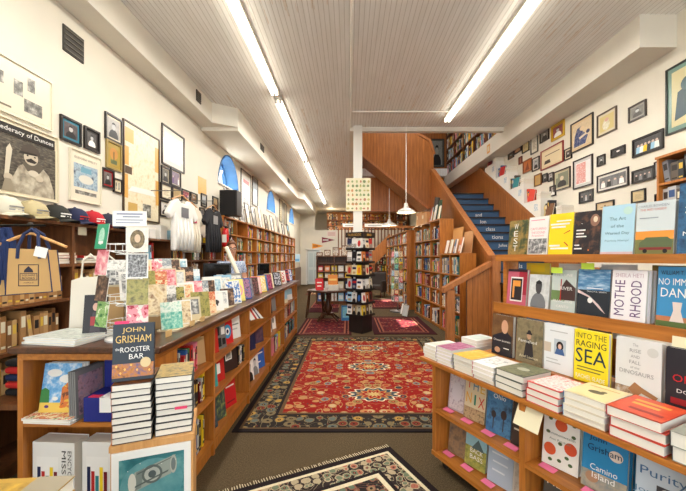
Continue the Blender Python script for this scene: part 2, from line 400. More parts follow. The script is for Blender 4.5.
# left wall with three arched windows
ARCH = [7.72, 11.9, 16.1]; AW, SILL, AH = .655, 3.02, .74
b = MB(); ys = -2.5
for cy in ARCH:
    b.box((XL - .35, ys, 0), (XL, cy - AW, 4.5), PLASTER); b.box((XL - .35, cy - AW, 0), (XL, cy + AW, SILL), PLASTER)
    n = 16; arc = [(cy - AW * math.cos(math.pi * k / n), SILL + AH * math.sin(math.pi * k / n)) for k in range(n + 1)]
    for k in range(n):
        (y0, z0), (y1, z1) = arc[k], arc[k + 1]
        b.prism([(y0, z0), (y1, z1), (y1, 4.5), (y0, 4.5)], 'x', XL - .35, XL, PLASTER)
    ys = cy + AW
b.box((XL - .35, ys, 0), (XL, 22, 4.5), PLASTER)
struct(b.build('wall_left'))
for i, cy in enumerate(ARCH):
    n = 16
    def arcp(r, dz=0): return [(cy - (AW - r) * math.cos(math.pi * k / n), SILL + dz + (AH - r - dz) * math.sin(math.pi * k / n)) for k in range(n + 1)]
    o = MB(); A, B = arcp(.002), arcp(.03)                      # blue painted reveal lining
    for k in range(n): o.prism([A[k], A[k + 1], B[k + 1], B[k]], 'x', XL - .34, XL + .012, BLUEP)
    o.box((XL - .34, cy - AW + .003, SILL + .001), (XL + .03, cy + AW - .003, SILL + .03), M('white'))
    win = struct(o.build('window_%d' % (i + 1)), 'blue painted arched window reveal high on the left wall')
    f = MB(); A, B = arcp(.032), arcp(.10)
    for k in range(n): f.prism([A[k], A[k + 1], B[k + 1], B[k]], 'x', XL - .30, XL - .25, BLUEP)
    f.box((XL - .29, cy - .02, SILL + .03), (XL - .25, cy + .02, SILL + AH - .06), M('white'))
    for sgn in (-1, 1): f.box((XL - .29, -.015, 0), (XL - .255, .015, .62), M('white'), T(0, cy, SILL + .05) @ RX(-38 * sgn))
    f.build('window_frame', win)
    g = MB(); g.prism([(y, z) for y, z in arcp(.06, .04)], 'x', XL - .275, XL - .27, GLASS); g.build('pane', win)
# right wall, back wall, front wall around the shopfront
struct(MB().box((XR, -2.5, 0), (XR + .2, 12, 7), PLASTER).build('wall_right'))
struct(MB().box((XR, 12, 0), (XR + .2, 22, 4.3), PLASTER).build('wall_right.001'))
b = MB()
b.box((XL, 19, 0), (-2.3, 19.15, 2.96), PLASTER); b.box((-2.3, 19, 1.88), (-1.56, 19.15, 2.96), PLASTER); b.box((-1.56, 19, 0), (XR, 19.15, 2.96), PLASTER)
b.box((XL, 19, 2.96), (-1.85, 19.15, 4.2), PLASTER); b.box((XL, 21.9, 0), (XR, 22, 4.3), PLASTER)
b.box((-1.85, 19.15, 2.9), (XR, 21.9, 2.96), PLASTER)
struct(b.build('wall_back'))
b = MB(); b.box((XL, -2.6, 0), (XR, -2.5, .5), PLASTER); b.box((XL, -2.6, 3.5), (XR, -2.5, 4.5), PLASTER)
for x in (XL, .3, XR - .25): b.box((x, -2.6, .5), (x + .25, -2.5, 3.5), PLASTER)
struct(b.build('wall_front'))
# ceiling with the stair opening
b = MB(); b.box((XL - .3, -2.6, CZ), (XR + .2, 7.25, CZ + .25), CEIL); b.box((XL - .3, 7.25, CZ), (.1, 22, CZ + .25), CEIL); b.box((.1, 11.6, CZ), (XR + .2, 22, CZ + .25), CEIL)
struct(b.build('ceiling'))
b = MB(); b.box((.02, 7.2, 4.12), (3.2, 7.32, 4.45), WHITEP); b.box((.02, 7.32, 4.12), (.14, 11.6, 4.45), WHITEP)
struct(b.build('trim_1'), 'white trim board around the ceiling opening')
b = MB(); b.box((.1, 11.8, 4.2), (XR, 11.95, 6.9), W_PANELX); b.box((0, 7.3, 4.45), (.1, 11.9, 6.9), PLASTER); b.box((0, 7.15, 4.45), (XR, 7.3, 6.9), PLASTER)
struct(b.build('wall_upper'), 'wood panelled wall of the upper stair hall')
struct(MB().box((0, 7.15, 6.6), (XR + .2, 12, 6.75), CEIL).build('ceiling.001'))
# left duct boxing
b = MB(); P = WHITEP
b.box((XL, -2.5, 3.86), (-2.37, 6.05, CZ), P)
b.prism([(XL, 6.05), (-2.37, 6.05), (-1.99, 6.28), (XL, 6.28)], 'z', 3.86, CZ, P)
b.box((XL, 6.28, 3.80), (-1.99, 13.6, CZ), P)
b.prism([(XL, 13.6), (-1.99, 13.6), (-1.78, 13.9), (XL, 13.9)], 'z', 3.80, CZ, P); b.box((XL, 13.9, 3.8), (-1.78, 19, CZ), P)
struct(b.build('trim_2'), 'white boxed duct running along the left wall')
struct(MB().box((3.19, 3.84, 3.84), (XR, 12, CZ), WHITEP).build('trim_3'), 'white boxed beam along the right wall')
struct(MB().box((XL, 17.0, 0), (XL + .04, 19, .95), W_BROWN).build('trim_4'), 'brown wainscot at the far end of the left wall')
def vent(X, w, h, lab):
    e = MB(); e.box((-w / 2, -.012, -h / 2), (w / 2, 0, h / 2), M((60, 56, 50)))
    o = e.build('wall_vent', mat=X); tag(o, lab, 'vent', None)
    s = MB()
    for k in range(5): s.box((-w / 2 + .01, -.02, -h / 2 + h * (k + .25) / 5), (w / 2 - .01, -.012, -h / 2 + h * (k + .5) / 5), M((96, 90, 80)))
    s.build('grille', o)
vent(T(XL, 3.36, 3.58) @ RZ(90), .25, .24, 'small dark vent high on the left wall above the framed photographs')
vent(T(-2.37, 5.5, 4.05) @ RZ(90), .16, .17, 'small dark grille on the side of the near duct boxing')
vent(T(-1.99, 8.0, 4.02) @ RZ(90), .3, .14, 'small grille on the duct boxing opposite the first arched window')
vent(T(-1.99, 11.5, 4.02) @ RZ(90), .3, .14, 'small grille on the duct boxing opposite the second arched window')
# post, conduit
post = tag(MB().box((.09, 7.11, 0), (.27, 7.29, CZ), M((232, 230, 222))).build('support_post'), 'square white post rising through the revolving book tower', 'post')
b = MB(); b.tube([(.03, -2.4, 4.17), (.03, 7.2, 4.17)], .014, M('white')); c1 = tag(b.build('ceiling_conduit'), 'long thin white conduit running along the ceiling boards', 'conduit')
b = MB(); b.tube([(.06, 6.35, 4.17), (1.8, 6.35, 4.17)], .014, M('white')); tag(b.build('ceiling_conduit'), 'short white conduit crossing to the end of the right-hand tube lamp', 'conduit')
# fluorescent lamps
TUBE = emit((255, 246, 226), 7)
for i, (x, y, l) in enumerate(LAMPS):
    e = empty('fluorescent_lamp', T(x, y, CZ), ['first tube lamp, nearest the camera, over the long book counter', 'second tube lamp over the long book counter', 'third tube lamp along the counter side ceiling',
        'fourth tube lamp along the counter side ceiling', 'farthest tube lamp before the loft shelves', 'near tube lamp over the new books display', 'tube lamp ending at the ceiling opening by the staircase', 'tube lamp seen under the rising stair flight'][i], 'lamp', 'fluorescent ceiling lamps')
    b = MB(); b.box((-.06, -l / 2, -.05), (.06, l / 2, -.0005), M((226, 222, 210))); b.build('lamp_housing', e)
    for sx in (-.035, .035):
        b = MB(); b.tube([(sx, -l / 2 + .05, -.085), (sx, l / 2 - .05, -.085)], .019, TUBE); b.build('tube', e)
        for yy in (-l / 2 + .03, l / 2 - .03): MB().box((sx - .018, yy - .02, -.105), (sx + .018, yy + .02, -.045), M('white')).build('lamp_holder', e)
# pendants
for px_, (x, y, z, top, dia) in enumerate([(1.15, 7.05, 2.42, 4.2, .37), (1.22, 10.6, 2.47, 3.6, .46)]):
    e = empty('pendant_lamp', T(x, y, z), ['white enamel pendant hanging beside the cardboard boxes', 'white enamel pendant farther back, under the rising stair flight'][px_], 'lamp', 'white pendant lamps')
    r = dia / 2; b = MB(); b.lathe([(r, .0), (r, .012), (r * .93, .035), (r * .62, .075), (r * .3, .10), (r * .22, .15), (r * .2, .19), (.0, .2)], M((214, 212, 204), .25), 24, cap=False); b.build('lamp_shade', e, True)
    b = MB(); b.lathe([(.0, -.01), (.03, .0), (.035, .03), (.02, .06), (.0, .075)], emit((255, 220, 150), 9), 12, cap=False); b.build('bulb', e, True)
    b = MB(); b.tube([(0, 0, .19), (0, 0, top - z)], .008, M('white')); b.build('cord', e)
# door in the back wall
b = MB(); b.box((-2.34, 18.93, 0), (-2.26, 19, 1.92), M('white')); b.box((-1.60, 18.93, 0), (-1.52, 19, 1.92), M('white')); b.box((-2.34, 18.93, 1.88), (-1.52, 19, 1.95), M('white'))
d = struct(b.build('door_1'), 'pale door frame in the back wall')
b = MB(); b.box((-2.25, 19.02, .02), (-1.61, 19.06, 1.87), M((214, 222, 220)))
for z0, z1 in ((.15, .8), (.95, 1.7)):
    for x0 in (-2.17, -1.9): b.box((x0, 19.005, z0), (x0 + .22, 19.02, z1), M((196, 208, 208)))
lf = b.build('door_leaf', d); MB().lathe([(.02, 0), (.03, .03), (0, .05)], M('brown'), 10, T(-1.68, 19.0, .95) @ RX(90)).build('door_handle', lf)

# ------------------------------------------------------------ rugs
def rug(name, X, w, l, mat, lab, fringe=False):
    o = MB().box((-w / 2, -l / 2, .0), (w / 2, l / 2, .009), mat).build(name, mat=X); tag(o, lab, 'rug')
    if fringe:
        f = MB(); k = int(w / .018)
        for i in range(k):
            x = -w / 2 + w * (i + .5) / k
            for s in (1, -1): f.tube([(x, s * l / 2, .006), (x + rnd.uniform(-.006, .006), s * (l / 2 + rnd.uniform(.035, .05)), .003)], .0025, M('cream'), 4)
        f.build('fringe', o)
    return o
RUGM = mat_rug(2.62, 3.62, (142, 30, 27), [(190, 130, 80), (176, 132, 84), (104, 118, 124), (170, 72, 44), (60, 62, 68), (140, 120, 74), (196, 168, 124)], (40, 38, 36), [(176, 138, 66), (120, 106, 76), (92, 104, 98), (120, 50, 38), (80, 86, 80)], .34, 8.0, 'rug_weave', True, ((30, 29, 30), (96, 74, 50)))
rug('persian_rug', T(.28, 4.88, .001), 2.62, 3.62, RUGM, 'large red persian rug with dark floral border covering the aisle')
FR = mat_rug(1.5, 1.9, (40, 40, 38), [(170, 156, 124), (140, 92, 74), (96, 112, 92), (150, 124, 92)], (46, 40, 38), [(170, 104, 84), (176, 160, 130), (110, 120, 96)], .26, 13, 'fringed_rug_weave', False, ((30, 28, 30), (220, 206, 172)))
ang = math.degrees(math.atan2(.436, .9))
rug('fringed_rug', T(.33, 2.83, .001) @ RZ(ang) @ T(-.75, -.95, 0), 1.5, 1.9, FR, 'dark floral rug with cream fringe in the near aisle', True)
MAR = mat_rug(1.1, 1.8, (100, 30, 36), [(150, 70, 60), (60, 30, 40), (170, 110, 80), (90, 40, 50)], (84, 26, 32), [(160, 90, 70), (60, 40, 50)], .12, 12, 'maroon_rug_weave', False, ((60, 24, 30), (150, 90, 70)))
rug('runner_rug', T(-.5, 7.75, .001), 1.1, 1.85, MAR, 'maroon rug lying in front of the pedestal table')
rug('runner_rug', T(1.12, 7.9, .001), 1.25, 2.0, MAR, 'red rug between book tower and bookcases, lit by sunshine')
rug('runner_rug', T(-.72, 11.3, .001) @ RZ(0), .85, 3.4, MAR, 'narrow red runner at the far end of the long counter')
rug('runner_rug', T(1.2, 11.4, .001), 1.0, 2.2, MAR, 'small red rug farther back below the pendant lamps')
TANR = mat_rug(1.2, 2.4, (150, 110, 80), [(120, 60, 50), (180, 150, 110), (90, 70, 60)], (120, 80, 60), [(170, 130, 90), (90, 60, 50)], .15, 9, 'tan_rug_weave', False, ((100, 60, 50), (180, 150, 110)))
rug('runner_rug', T(-1.0, 15.2, .001), 1.5, 2.6, TANR, 'pale tan rug on the floor before the white door')

# ------------------------------------------------------------ staircase
SX0, SX1 = 2.5, 3.42; RISE, SLO = .185, .60
def sy(z): return 8.8 - (3.08 - z) / SLO
e = empty('staircase', T(0, 0, 0), 'wooden staircase with blue painted risers climbing beside the picture wall', 'staircase')
BLUES = M((58, 92, 128), .5); TREAD = M((44, 36, 34), .4)
WORDS = {8: 'nals', 9: 'alen', 10: 'Julies', 11: 'tions', 12: 'class', 13: 'Ion', 14: 'and'}
for i in range(1, 18):
    z = i * RISE; y = sy(z)
    
    r = MB().box((SX0, y, z - RISE), (SX1, y + .03, z - .03), BLUES).build('riser', e)
    MB().box((SX0, y - .03, z - .03), (SX1, y + RISE / SLO, z), TREAD).build('step', e)
    if i in WORDS:
        q = bpy.data.objects.new('riser_lettering', None); 
        vs, fs, a0, a1, b0, b1 = text_mesh(WORDS[i]); k = .075 / (b1 - b0); t = MB()
        t.add([(SX0 + .38 + (x - a0) * k, y - .003, z - RISE + .045 + (zz - b0) * k) for x, zz in vs], fs, M('white')); t.build('riser_lettering', r)
MB().box((SX0, 8.84 + .31, 3.0), (SX1, 11.8, 3.144), W_TRIM).build('landing', e)
# closed wooden wall under and beside the flight
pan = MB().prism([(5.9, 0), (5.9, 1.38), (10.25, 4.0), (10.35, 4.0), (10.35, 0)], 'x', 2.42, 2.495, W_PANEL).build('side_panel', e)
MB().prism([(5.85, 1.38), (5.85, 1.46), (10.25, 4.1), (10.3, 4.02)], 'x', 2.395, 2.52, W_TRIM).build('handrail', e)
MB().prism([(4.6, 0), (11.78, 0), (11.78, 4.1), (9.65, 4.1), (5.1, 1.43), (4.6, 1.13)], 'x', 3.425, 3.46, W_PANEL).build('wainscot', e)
MB().prism([(4.6, 1.13), (9.65, 4.1), (9.65, 4.18), (4.6, 1.21)], 'x', 3.40, 3.50, W_TRIM).build('wainscot_cap', e)
MB().box((2.38, 5.80, 0), (2.52, 5.94, 1.52), W_TRIM).build('newel_post', e, bevel=.008)
MB().box((2.36, 5.78, 1.52), (2.54, 5.96, 1.56), W_TRIM).build('newel_cap', e)
MB().prism([(1.98, 0), (2.38, 0), (2.38, 1.36), (1.98, 1.14)], 'y', 5.88, 5.93, W_PANELX).build('low_panel', e)
MB().box((1.64, 5.84, 0), (1.77, 5.97, .98), W_TRIM).build('newel_post', e)
MB().prism([(1.58, .93), (2.38, 1.38), (2.38, 1.47), (1.58, 1.02)], 'y', 5.83, 5.98, W_TRIM).build('handrail', e)
# second flight rising to the left across the opening
f = empty('upper_stair_flight', T(0, 0, 0), 'upper stair flight with tall panelled balustrade and slatted underside crossing the opening', 'staircase')
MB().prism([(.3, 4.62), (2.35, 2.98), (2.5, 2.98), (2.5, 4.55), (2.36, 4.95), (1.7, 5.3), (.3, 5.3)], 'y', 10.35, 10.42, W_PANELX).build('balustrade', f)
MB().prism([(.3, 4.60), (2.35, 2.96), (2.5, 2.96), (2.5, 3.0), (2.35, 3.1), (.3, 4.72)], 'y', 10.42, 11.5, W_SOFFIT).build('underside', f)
MB().prism([(.3, 4.56), (2.35, 2.92), (2.35, 3.0), (.3, 4.64)], 'y', 10.30, 10.42, W_TRIM).build('stringer', f)
MB().prism([(.3, 5.3), (1.7, 5.3), (2.36, 4.95), (2.5, 4.55), (2.56, 4.57), (2.42, 5.0), (1.72, 5.37), (.3, 5.37)], 'y', 10.33, 10.44, W_TRIM).build('handrail', f)

# ------------------------------------------------------------ bookcase builder (local: x along, front at y=0, z up)
def bookcase(name, lab, X, W, H, D, zs, ncol, wd, cat='bookcase', back=True, base=.08, tt=.025, m2=None):
    o = empty(name, X, lab, cat); m2 = m2 or wd
    for k in range(ncol + 1):
        x = k * W / ncol; x0 = max(0, x - tt / 2); x1 = min(W, x + tt / 2)
        if k == 0: x0, x1 = 0, tt
        if k == ncol: x0, x1 = W - tt, W
        MB().box((x0, 0, 0), (x1, D, H - tt), wd).build('side_panel' if k in (0, ncol) else 'divider', o)
    MB().box((-.01, -.012, H - tt), (W + .01, D, H), m2).build('top_board', o)
    for z in zs:
        MB().box((tt, .004, z - tt), (W - tt, D - .012, z), m2).build('shelf', o)
    if back: MB().box((.002, D - .012, .002), (W - .002, D, H - tt), wd).build('back_panel', o)
    if base: MB().box((tt, .02, 0), (W - tt, .04, zs[0] - tt), wd).build('plinth', o)
    return o
def fillcase(X, W, zs, H, ncol, D, where, tt=.025, rows=None, hmax=None, mass=False, full=(.75, 1), skip=(), **kw):
    cw = W / ncol
    for r in range(len(zs)):
        if rows is not None and r not in rows: continue
        top = (zs[r + 1] if r + 1 < len(zs) else H) - tt; hm = min(hmax or 9, (top - zs[r]) * .93)
        for c in range(ncol):
            if (r, c) in skip: continue
            row(X @ T(c * cw + tt * .9, .025, zs[r] + .001), cw - tt * 1.8, hm * .72, hm, D * .7, '%s shelf up of %s, bay %s' % (ordw(r), where, ordw(c)) if not mass else where, mass=mass, full=rnd.uniform(*full), **kw)
# ============================================================ LEFT SIDE
LW = RZ(90)                                   # local front (-y) looks towards +X
# tall bookcase run along the left wall
X = T(-2.35, 6.55, 0) @ LW; zs = [.1, .42, .73, 1.04, 1.36, 1.67, 1.99]
bookcase('bookcase', 'long tall honey oak bookcase under the arched windows on the left wall', X, 8.7, 2.31, .29, zs, 11, W_ORANGE)
fillcase(X, 8.7, zs, 2.31, 11, .27, 'long arched window case', rows=[2, 3, 4, 5, 6], mass=True, full=(.6, 1), skip=[(6, 1)], tmin=.025, tmax=.05)
# old brown-paper books case, near left
zs = [.1, .55, .88, 1.2, 1.485]
X = T(-2.35, 2.0, 0) @ LW
bookcase('bookcase', 'dark brown bookcase of old tan books with caps along its top', X, 1.97, 1.83, .29, zs, 2, W_BROWN)
fillcase(X, 1.97, zs, 1.83, 2, .25, 'case under the caps', rows=[1, 2, 3], pal=OLD, full=(.93, 1), tmin=.025, tmax=.05, lean=.05, gap=.03)
stack(4, .2, .26, .022, 'white', X @ T(.95, .02, 1.486), 'horizontal book', 'on the upper shelf of the brown bookcase', cols=['white', 'tan', 'red', 'cream'])
stack(3, .2, .25, .022, 'cream', X @ T(1.22, .02, 1.486), 'horizontal book', 'at the far end of the brown bookcase shelf', cols=['cream', 'grey', 'red'])
# low case behind the till
X = T(-2.35, 4.0, 0) @ LW; zs = [.1, .5, .85, 1.17, 1.49]
bookcase('bookcase', 'lower brown bookcase behind the till, below the hanging shirts', X, 2.45, 1.76, .29, zs, 4, W_BROWN)
fillcase(X, 2.45, zs, 1.76, 4, .26, 'case below the shirts', rows=[2, 3, 4], full=(.5, .95), tmin=.02, tmax=.045)
for k, (x, w, h, c) in enumerate([(.25, .12, .1, 'white'), (.5, .16, .16, 'white'), (.85, .09, .14, 'light blue'), (1.55, .3, .12, 'tan'), (2.0, .2, .1, 'yellow')]):
    o = MB().box((-w / 2, .03, 0), (w / 2, .2, h), M(c)).build('storage_box', mat=X @ T(x, 0, 1.761)); MB().box((-w / 2 - .004, .026, h), (w / 2 + .004, .204, h + .02), M('white')).build('lid', o)
    tag(o, '%s box, %s along the top of the case below the shirts' % (cname(C(c)), ordw(k)), 'box', 'boxes on the case below the shirts')

# framed pictures -----------------------------------------------------------
def portrait(bg, body, skin='pale grey', hair='black', mat_=None):
    it = [('r', 0, 0, 1, 1, NZ([bg, tuple(min(255, v + 35) for v in C(bg))], 12))]
    if mat_: it = [('r', 0, 0, 1, 1, mat_)]; 
    it.append(('c', .5, .08, .38, .38, body)); it.append(('c', .5, .6, .15, .18, skin)); it.append(('p', [(.34, .62), (.36, .78), (.5, .84), (.64, .78), (.66, .62), (.6, .72), (.4, .72)], hair)); return it
def landscape(sky, mid, low): return [('r', 0, 0, 1, 1, sky), ('p', [(0, 0), (1, 0), (1, .42), (.8, .5), (.55, .4), (.3, .56), (0, .44)], mid), ('r', 0, 0, 1, .2, low)]
def group_pic(bg, n, cols):
    it = [('r', 0, 0, 1, 1, NZ([bg, tuple(min(255, v + 30) for v in C(bg))], 10))]
    for i in range(n):
        x = .15 + .7 * i / max(1, n - 1); it.append(('p', [(x - .09, .05), (x + .09, .05), (x + .07, .5), (x - .07, .5)], cols[i % len(cols)])); it.append(('c', x, .58, .05, .09, (205, 180, 165)))
    return it
def docu(c, lines=6, lc=(150, 130, 100)): return [('r', 0, 0, 1, 1, c)] + [('r', .15, .2 + .6 * k / lines, .85 - .1 * (k % 3), .2 + .6 * k / lines + .03, lc) for k in range(lines)]
def framed(X, w, h, fc, matc, items, lab, bw=.02, mw=.02, group=None, cat='picture', name='framed_picture'):
    """X: centre on the wall plane, local front -y"""
    bw = min(bw, .09 * min(w, h)); mw = min(mw, .11 * min(w, h)); b = MB(); d = .022; m = M(fc, .3)
    b.prism([(-w / 2, -h / 2), (w / 2, -h / 2), (w / 2 - bw, -h / 2 + bw), (-w / 2 + bw, -h / 2 + bw)], 'y', -d, -.001, m)
    b.prism([(-w / 2, h / 2), (w / 2, h / 2), (w / 2 - bw, h / 2 - bw), (-w / 2 + bw, h / 2 - bw)], 'y', -d, -.001, m)
    b.prism([(-w / 2, -h / 2), (-w / 2 + bw, -h / 2 + bw), (-w / 2 + bw, h / 2 - bw), (-w / 2, h / 2)], 'y', -d, -.001, m)
    b.prism([(w / 2, -h / 2), (w / 2 - bw, -h / 2 + bw), (w / 2 - bw, h / 2 - bw), (w / 2, h / 2)], 'y', -d, -.001, m)
    o = b.build(name, mat=X); tag(o, lab, cat, group)
    iw, ih = w - 2 * bw, h - 2 * bw
    q = MB().box((-iw / 2, -.008, -ih / 2), (iw / 2, -.001, ih / 2), M(matc, .25)).build('mat_board', o)
    pw, ph = iw - 2 * mw, ih - 2 * mw
    sub = MB().box((-pw / 2, -.0095, -ph / 2), (pw / 2, -.008, ph / 2), M(matc, .25)).build('picture', q)
    tmp = MB(); kk = 0
    for it in items:
        kk += 1; yy = -.0098 - .0003 * kk; Xf = lambda u: (u - .5) * pw; Zf = lambda v: (v - .5) * ph
        if it[0] == 'r':
            mt = it[5] if hasattr(it[5], 'node_tree') else M(it[5], .3); tmp.add([(Xf(it[1]), yy, Zf(it[2])), (Xf(it[3]), yy, Zf(it[2])), (Xf(it[3]), yy, Zf(it[4])), (Xf(it[1]), yy, Zf(it[4]))], [(0, 1, 2, 3)], mt)
        elif it[0] == 'c':
            mt = it[5] if hasattr(it[5], 'node_tree') else M(it[5], .3)
            tmp.add([(min(pw / 2, max(-pw / 2, Xf(it[1]) + it[3] * pw * math.cos(2 * math.pi * j / 18))), yy, min(ph / 2, max(-ph / 2, Zf(it[2]) + it[4] * ph * math.sin(2 * math.pi * j / 18)))) for j in range(18)], [tuple(range(18))], mt)
        elif it[0] == 'p':
            mt = it[2] if hasattr(it[2], 'node_tree') else M(it[2], .3); tmp.add([(Xf(u), yy, Zf(v)) for u, v in it[1]], [tuple(range(len(it[1])))], mt)
        elif it[0] == 't':
            vs, fs, a0, a1, b0, b1 = text_mesh(it[1]); sx = it[4] * pw / (a1 - a0); sz = it[5] * ph / (b1 - b0)
            tmp.add([(Xf(it[2]) + (x - (a0 + a1) / 2) * sx, yy, Zf(it[3]) + (z - (b0 + b1) / 2) * sz) for x, z in vs], fs, M(it[6], .4))
    tmp.box((-pw / 2, -.0095, -ph / 2), (pw / 2, -.008, ph / 2), M(matc, .25)); sub.data = tmp.mesh('picture')
    return o
def lw_frame(x0, y0, x1, y1, fc, mc, items, lab, **kw):
    """picture on the left wall from the pixel box of its outline"""
    ya = XL * 350 / (x0 - 349); yb = XL * 350 / (x1 - 349); yc = (ya + yb) / 2; z = 1.55 - ((y0 + y1) / 2 - 256) * yc / 350; hh = (y1 - y0) * yc / 350
    return framed(T(XL, yc, z) @ RZ(90), yb - ya, hh, fc, mc, items, lab, **kw)
def rw_frame(x0, y0, x1, y1, fc, mc, items, lab, **kw):
    ya = XR * 350 / (x0 - 349); yb = XR * 350 / (x1 - 349); yc = (ya + yb) / 2; z = 1.55 - ((y0 + y1) / 2 - 256) * yc / 350; hh = ((y1 - y0) - .8 * abs(((y0 + y1) / 2 - 256) / ((x0 + x1) / 2 - 349)) * (x1 - x0)) * yc / 350
    # slope of the outline in perspective already widens the pixel box a little
    return framed(T(XR, yc, z) @ RZ(-90), ya - yb, hh, fc, mc, items, lab, **kw)
BK, CR = (34, 28, 26), (232, 222, 196)
GR = NZ([(60, 58, 54), (130, 128, 120), (216, 212, 200)], 7)
lw_frame(-14, 66, 51, 120, (226, 218, 196), (228, 220, 196), [('r', .02, .5, .18, .75, GR), ('r', .34, .4, .5, .72, GR), ('r', .58, .6, .72, .9, GR), ('r', .52, .12, .86, .4, GR), ('r', .02, .06, .3, .1, (120, 110, 90))], 'wide cream poster with four small grey photographs, upper left wall', bw=.012)
lw_frame(-12, 126, 57, 198, (222, 212, 184), (222, 212, 184), [('r', 0, 0, 1, .82, NZ([(44, 40, 36), (84, 78, 68), (120, 112, 98)], 10, stretch=(1, 1, 3))), ('p', [(.22, 0), (.26, .2), (.36, .4), (.5, .5), (.72, .5), (.88, .36), (.97, .12), (.97, 0)], NZ([(206, 198, 176), (168, 158, 138), (110, 102, 90)], 5)), ('p', [(.42, .46), (.5, .36), (.7, .36), (.78, .46), (.7, .54), (.5, .54)], (96, 88, 76)),
    ('c', .56, .58, .12, .12, (196, 184, 162)), ('p', [(.38, .62), (.42, .74), (.54, .79), (.68, .74), (.74, .62), (.66, .64), (.46, .64)], (78, 70, 62)), ('p', [(.36, .60), (.66, .63), (.66, .66), (.38, .64)], (52, 46, 42)), ('p', [(.47, .53), (.56, .57), (.66, .53), (.62, .50), (.5, .50)], (52, 46, 42)), ('c', .5, .6, .018, .012, (40, 36, 32)), ('c', .62, .6, .018, .012, (40, 36, 32)),
    ('c', .6, .34, .09, .05, (206, 196, 176)), ('c', .7, .28, .07, .05, (196, 184, 162)), ('p', [(.14, .2), (.2, .2), (.26, .62), (.22, .7), (.17, .62)], (206, 198, 176)), ('c', .2, .2, .07, .06, (190, 178, 156)), ('p', [(.1, .0), (.3, .0), (.24, .18), (.15, .18)], (150, 140, 120)), ('r', .02, .82, .98, .98, (40, 36, 32)), ('t', 'federacy of Dunces', .5, .9, .9, .09, 'white')], 'large sepia poster of a man in a cap and coat with white title', bw=.01, mw=.02)
lw_frame(59, 119, 80, 143, BK, (70, 130, 150), portrait((60, 50, 50), 'black'), 'black framed dark portrait on a blue mat above the art poster', mw=.07)
lw_frame(83, 129, 98.5, 151, BK, (60, 56, 54), portrait((50, 46, 44), 'white'), 'small black frame with a dark portrait beside the blue mat picture', mw=.03)
lw_frame(68.5, 153, 100, 203, (220, 212, 190), (230, 222, 200), [('r', .05, .25, .95, .78, NZ([(90, 120, 150), (170, 190, 200), (60, 70, 90)], 7)), ('c', .5, .45, .28, .1, (216, 214, 200)), ('r', .3, .6, .7, .72, (110, 160, 180)), ('r', .1, .1, .9, .18, GR), ('t', 'EUDORA WELTY', .5, .9, .85, .05, (130, 110, 90))], 'cream framed poster of a blue room with a round table', bw=.012)
lw_frame(104, 116, 121, 142, BK, CR, portrait((150, 146, 140), 'black'), 'black framed studio portrait of a man in a suit, beside tall map frame')
lw_frame(105, 142, 120.5, 170, (150, 128, 70), (176, 150, 76), [('c', .5, .6, .38, .28, (190, 130, 50)), ('r', .2, .1, .8, .3, (90, 100, 60)), ('r', .45, .3, .55, .7, (100, 90, 50))], 'gold and green picture hung directly below the suited portrait')
lw_frame(100.7, 169, 113, 188, BK, (160, 40, 44), portrait((90, 80, 76), 'black'), 'small frame with red mat and grey portrait')
lw_frame(112.5, 179, 121, 193, BK, 'cream', [('r', .1, .1, .4, .9, GR), ('r', .6, .1, .9, .9, GR)], 'tiny black frame with two narrow grey images', mw=.02)
YEL = (214, 164, 84)
lw_frame(122, 130, 158.5, 221, (70, 54, 40), (222, 212, 184), [('r', 0, 0, 1, 1, NZ([(222, 208, 172), (232, 222, 196), (214, 190, 140)], 5)), ('r', .02, .8, .25, .95, YEL), ('r', 0, .55, .12, .75, YEL), ('r', 0, .2, .1, .45, YEL), ('r', .88, .6, 1, .9, YEL), ('r', .9, .2, 1, .5, YEL), ('r', .1, .02, .35, .16, (196, 160, 90)), ('r', .5, .03, .75, .18, GR),
    ('r', .02, .46, .2, .54, (90, 70, 50)), ('p', [(.1, .28), (.9, .3), (.8, .36), (.2, .34)], 'white')], 'tall glazed sheet of yellowed papers in a thin dark frame', bw=.016, mw=.005)
lw_frame(161, 131, 183.5, 169, (50, 40, 34), (230, 226, 212), [('r', .1, .1, .9, .9, NZ([(226, 220, 204), (240, 236, 224)], 8)), ('p', [(0, .55), (1, .2), (1, .3), (0, .7)], (246, 246, 240))], 'pale framed print above the two small photographs by the map', bw=.02)
sm = [(160.5, 167, 169, 184, 'dark standing figure', portrait((90, 84, 70), 'black')), (170, 170, 180, 187, 'pair of purple clad people', group_pic((110, 90, 110), 2, ['purple', 'white'])), (160, 184, 171, 200, 'cream document', docu(CR)), (171.5, 188, 181, 200, 'tan engraving', docu((196, 170, 120))),
      (159, 201, 170, 217, 'seated person', portrait((190, 186, 180), 'black')), (181.5, 190, 189, 200, 'red toned group', group_pic((130, 40, 50), 3, ['red', 'purple', 'white'])), (190, 193, 196.5, 203, 'brown portrait', portrait((120, 90, 60), 'brown')), (200.5, 194, 206, 207, 'grey building', landscape('pale grey', 'grey', 'black')),
      (199, 208, 204, 222, 'grey crowd', group_pic((90, 90, 90), 3, ['white', 'black'])), (212, 197, 217.5, 211, 'tall brown street view', landscape((176, 150, 110), 'brown', 'black')), (213.5, 226, 218, 236, 'tiny dark face', portrait((60, 60, 64), 'black')), (171.5, 201, 181, 212, 'pale couple', group_pic((170, 160, 150), 2, ['white', 'black']))]
for a, b_, c, d, t, it in sm: lw_frame(a, b_, c, d, BK, (214, 204, 180), it, 'small black framed picture with a %s, behind the till wall' % t, bw=.025, mw=.015, group=None)
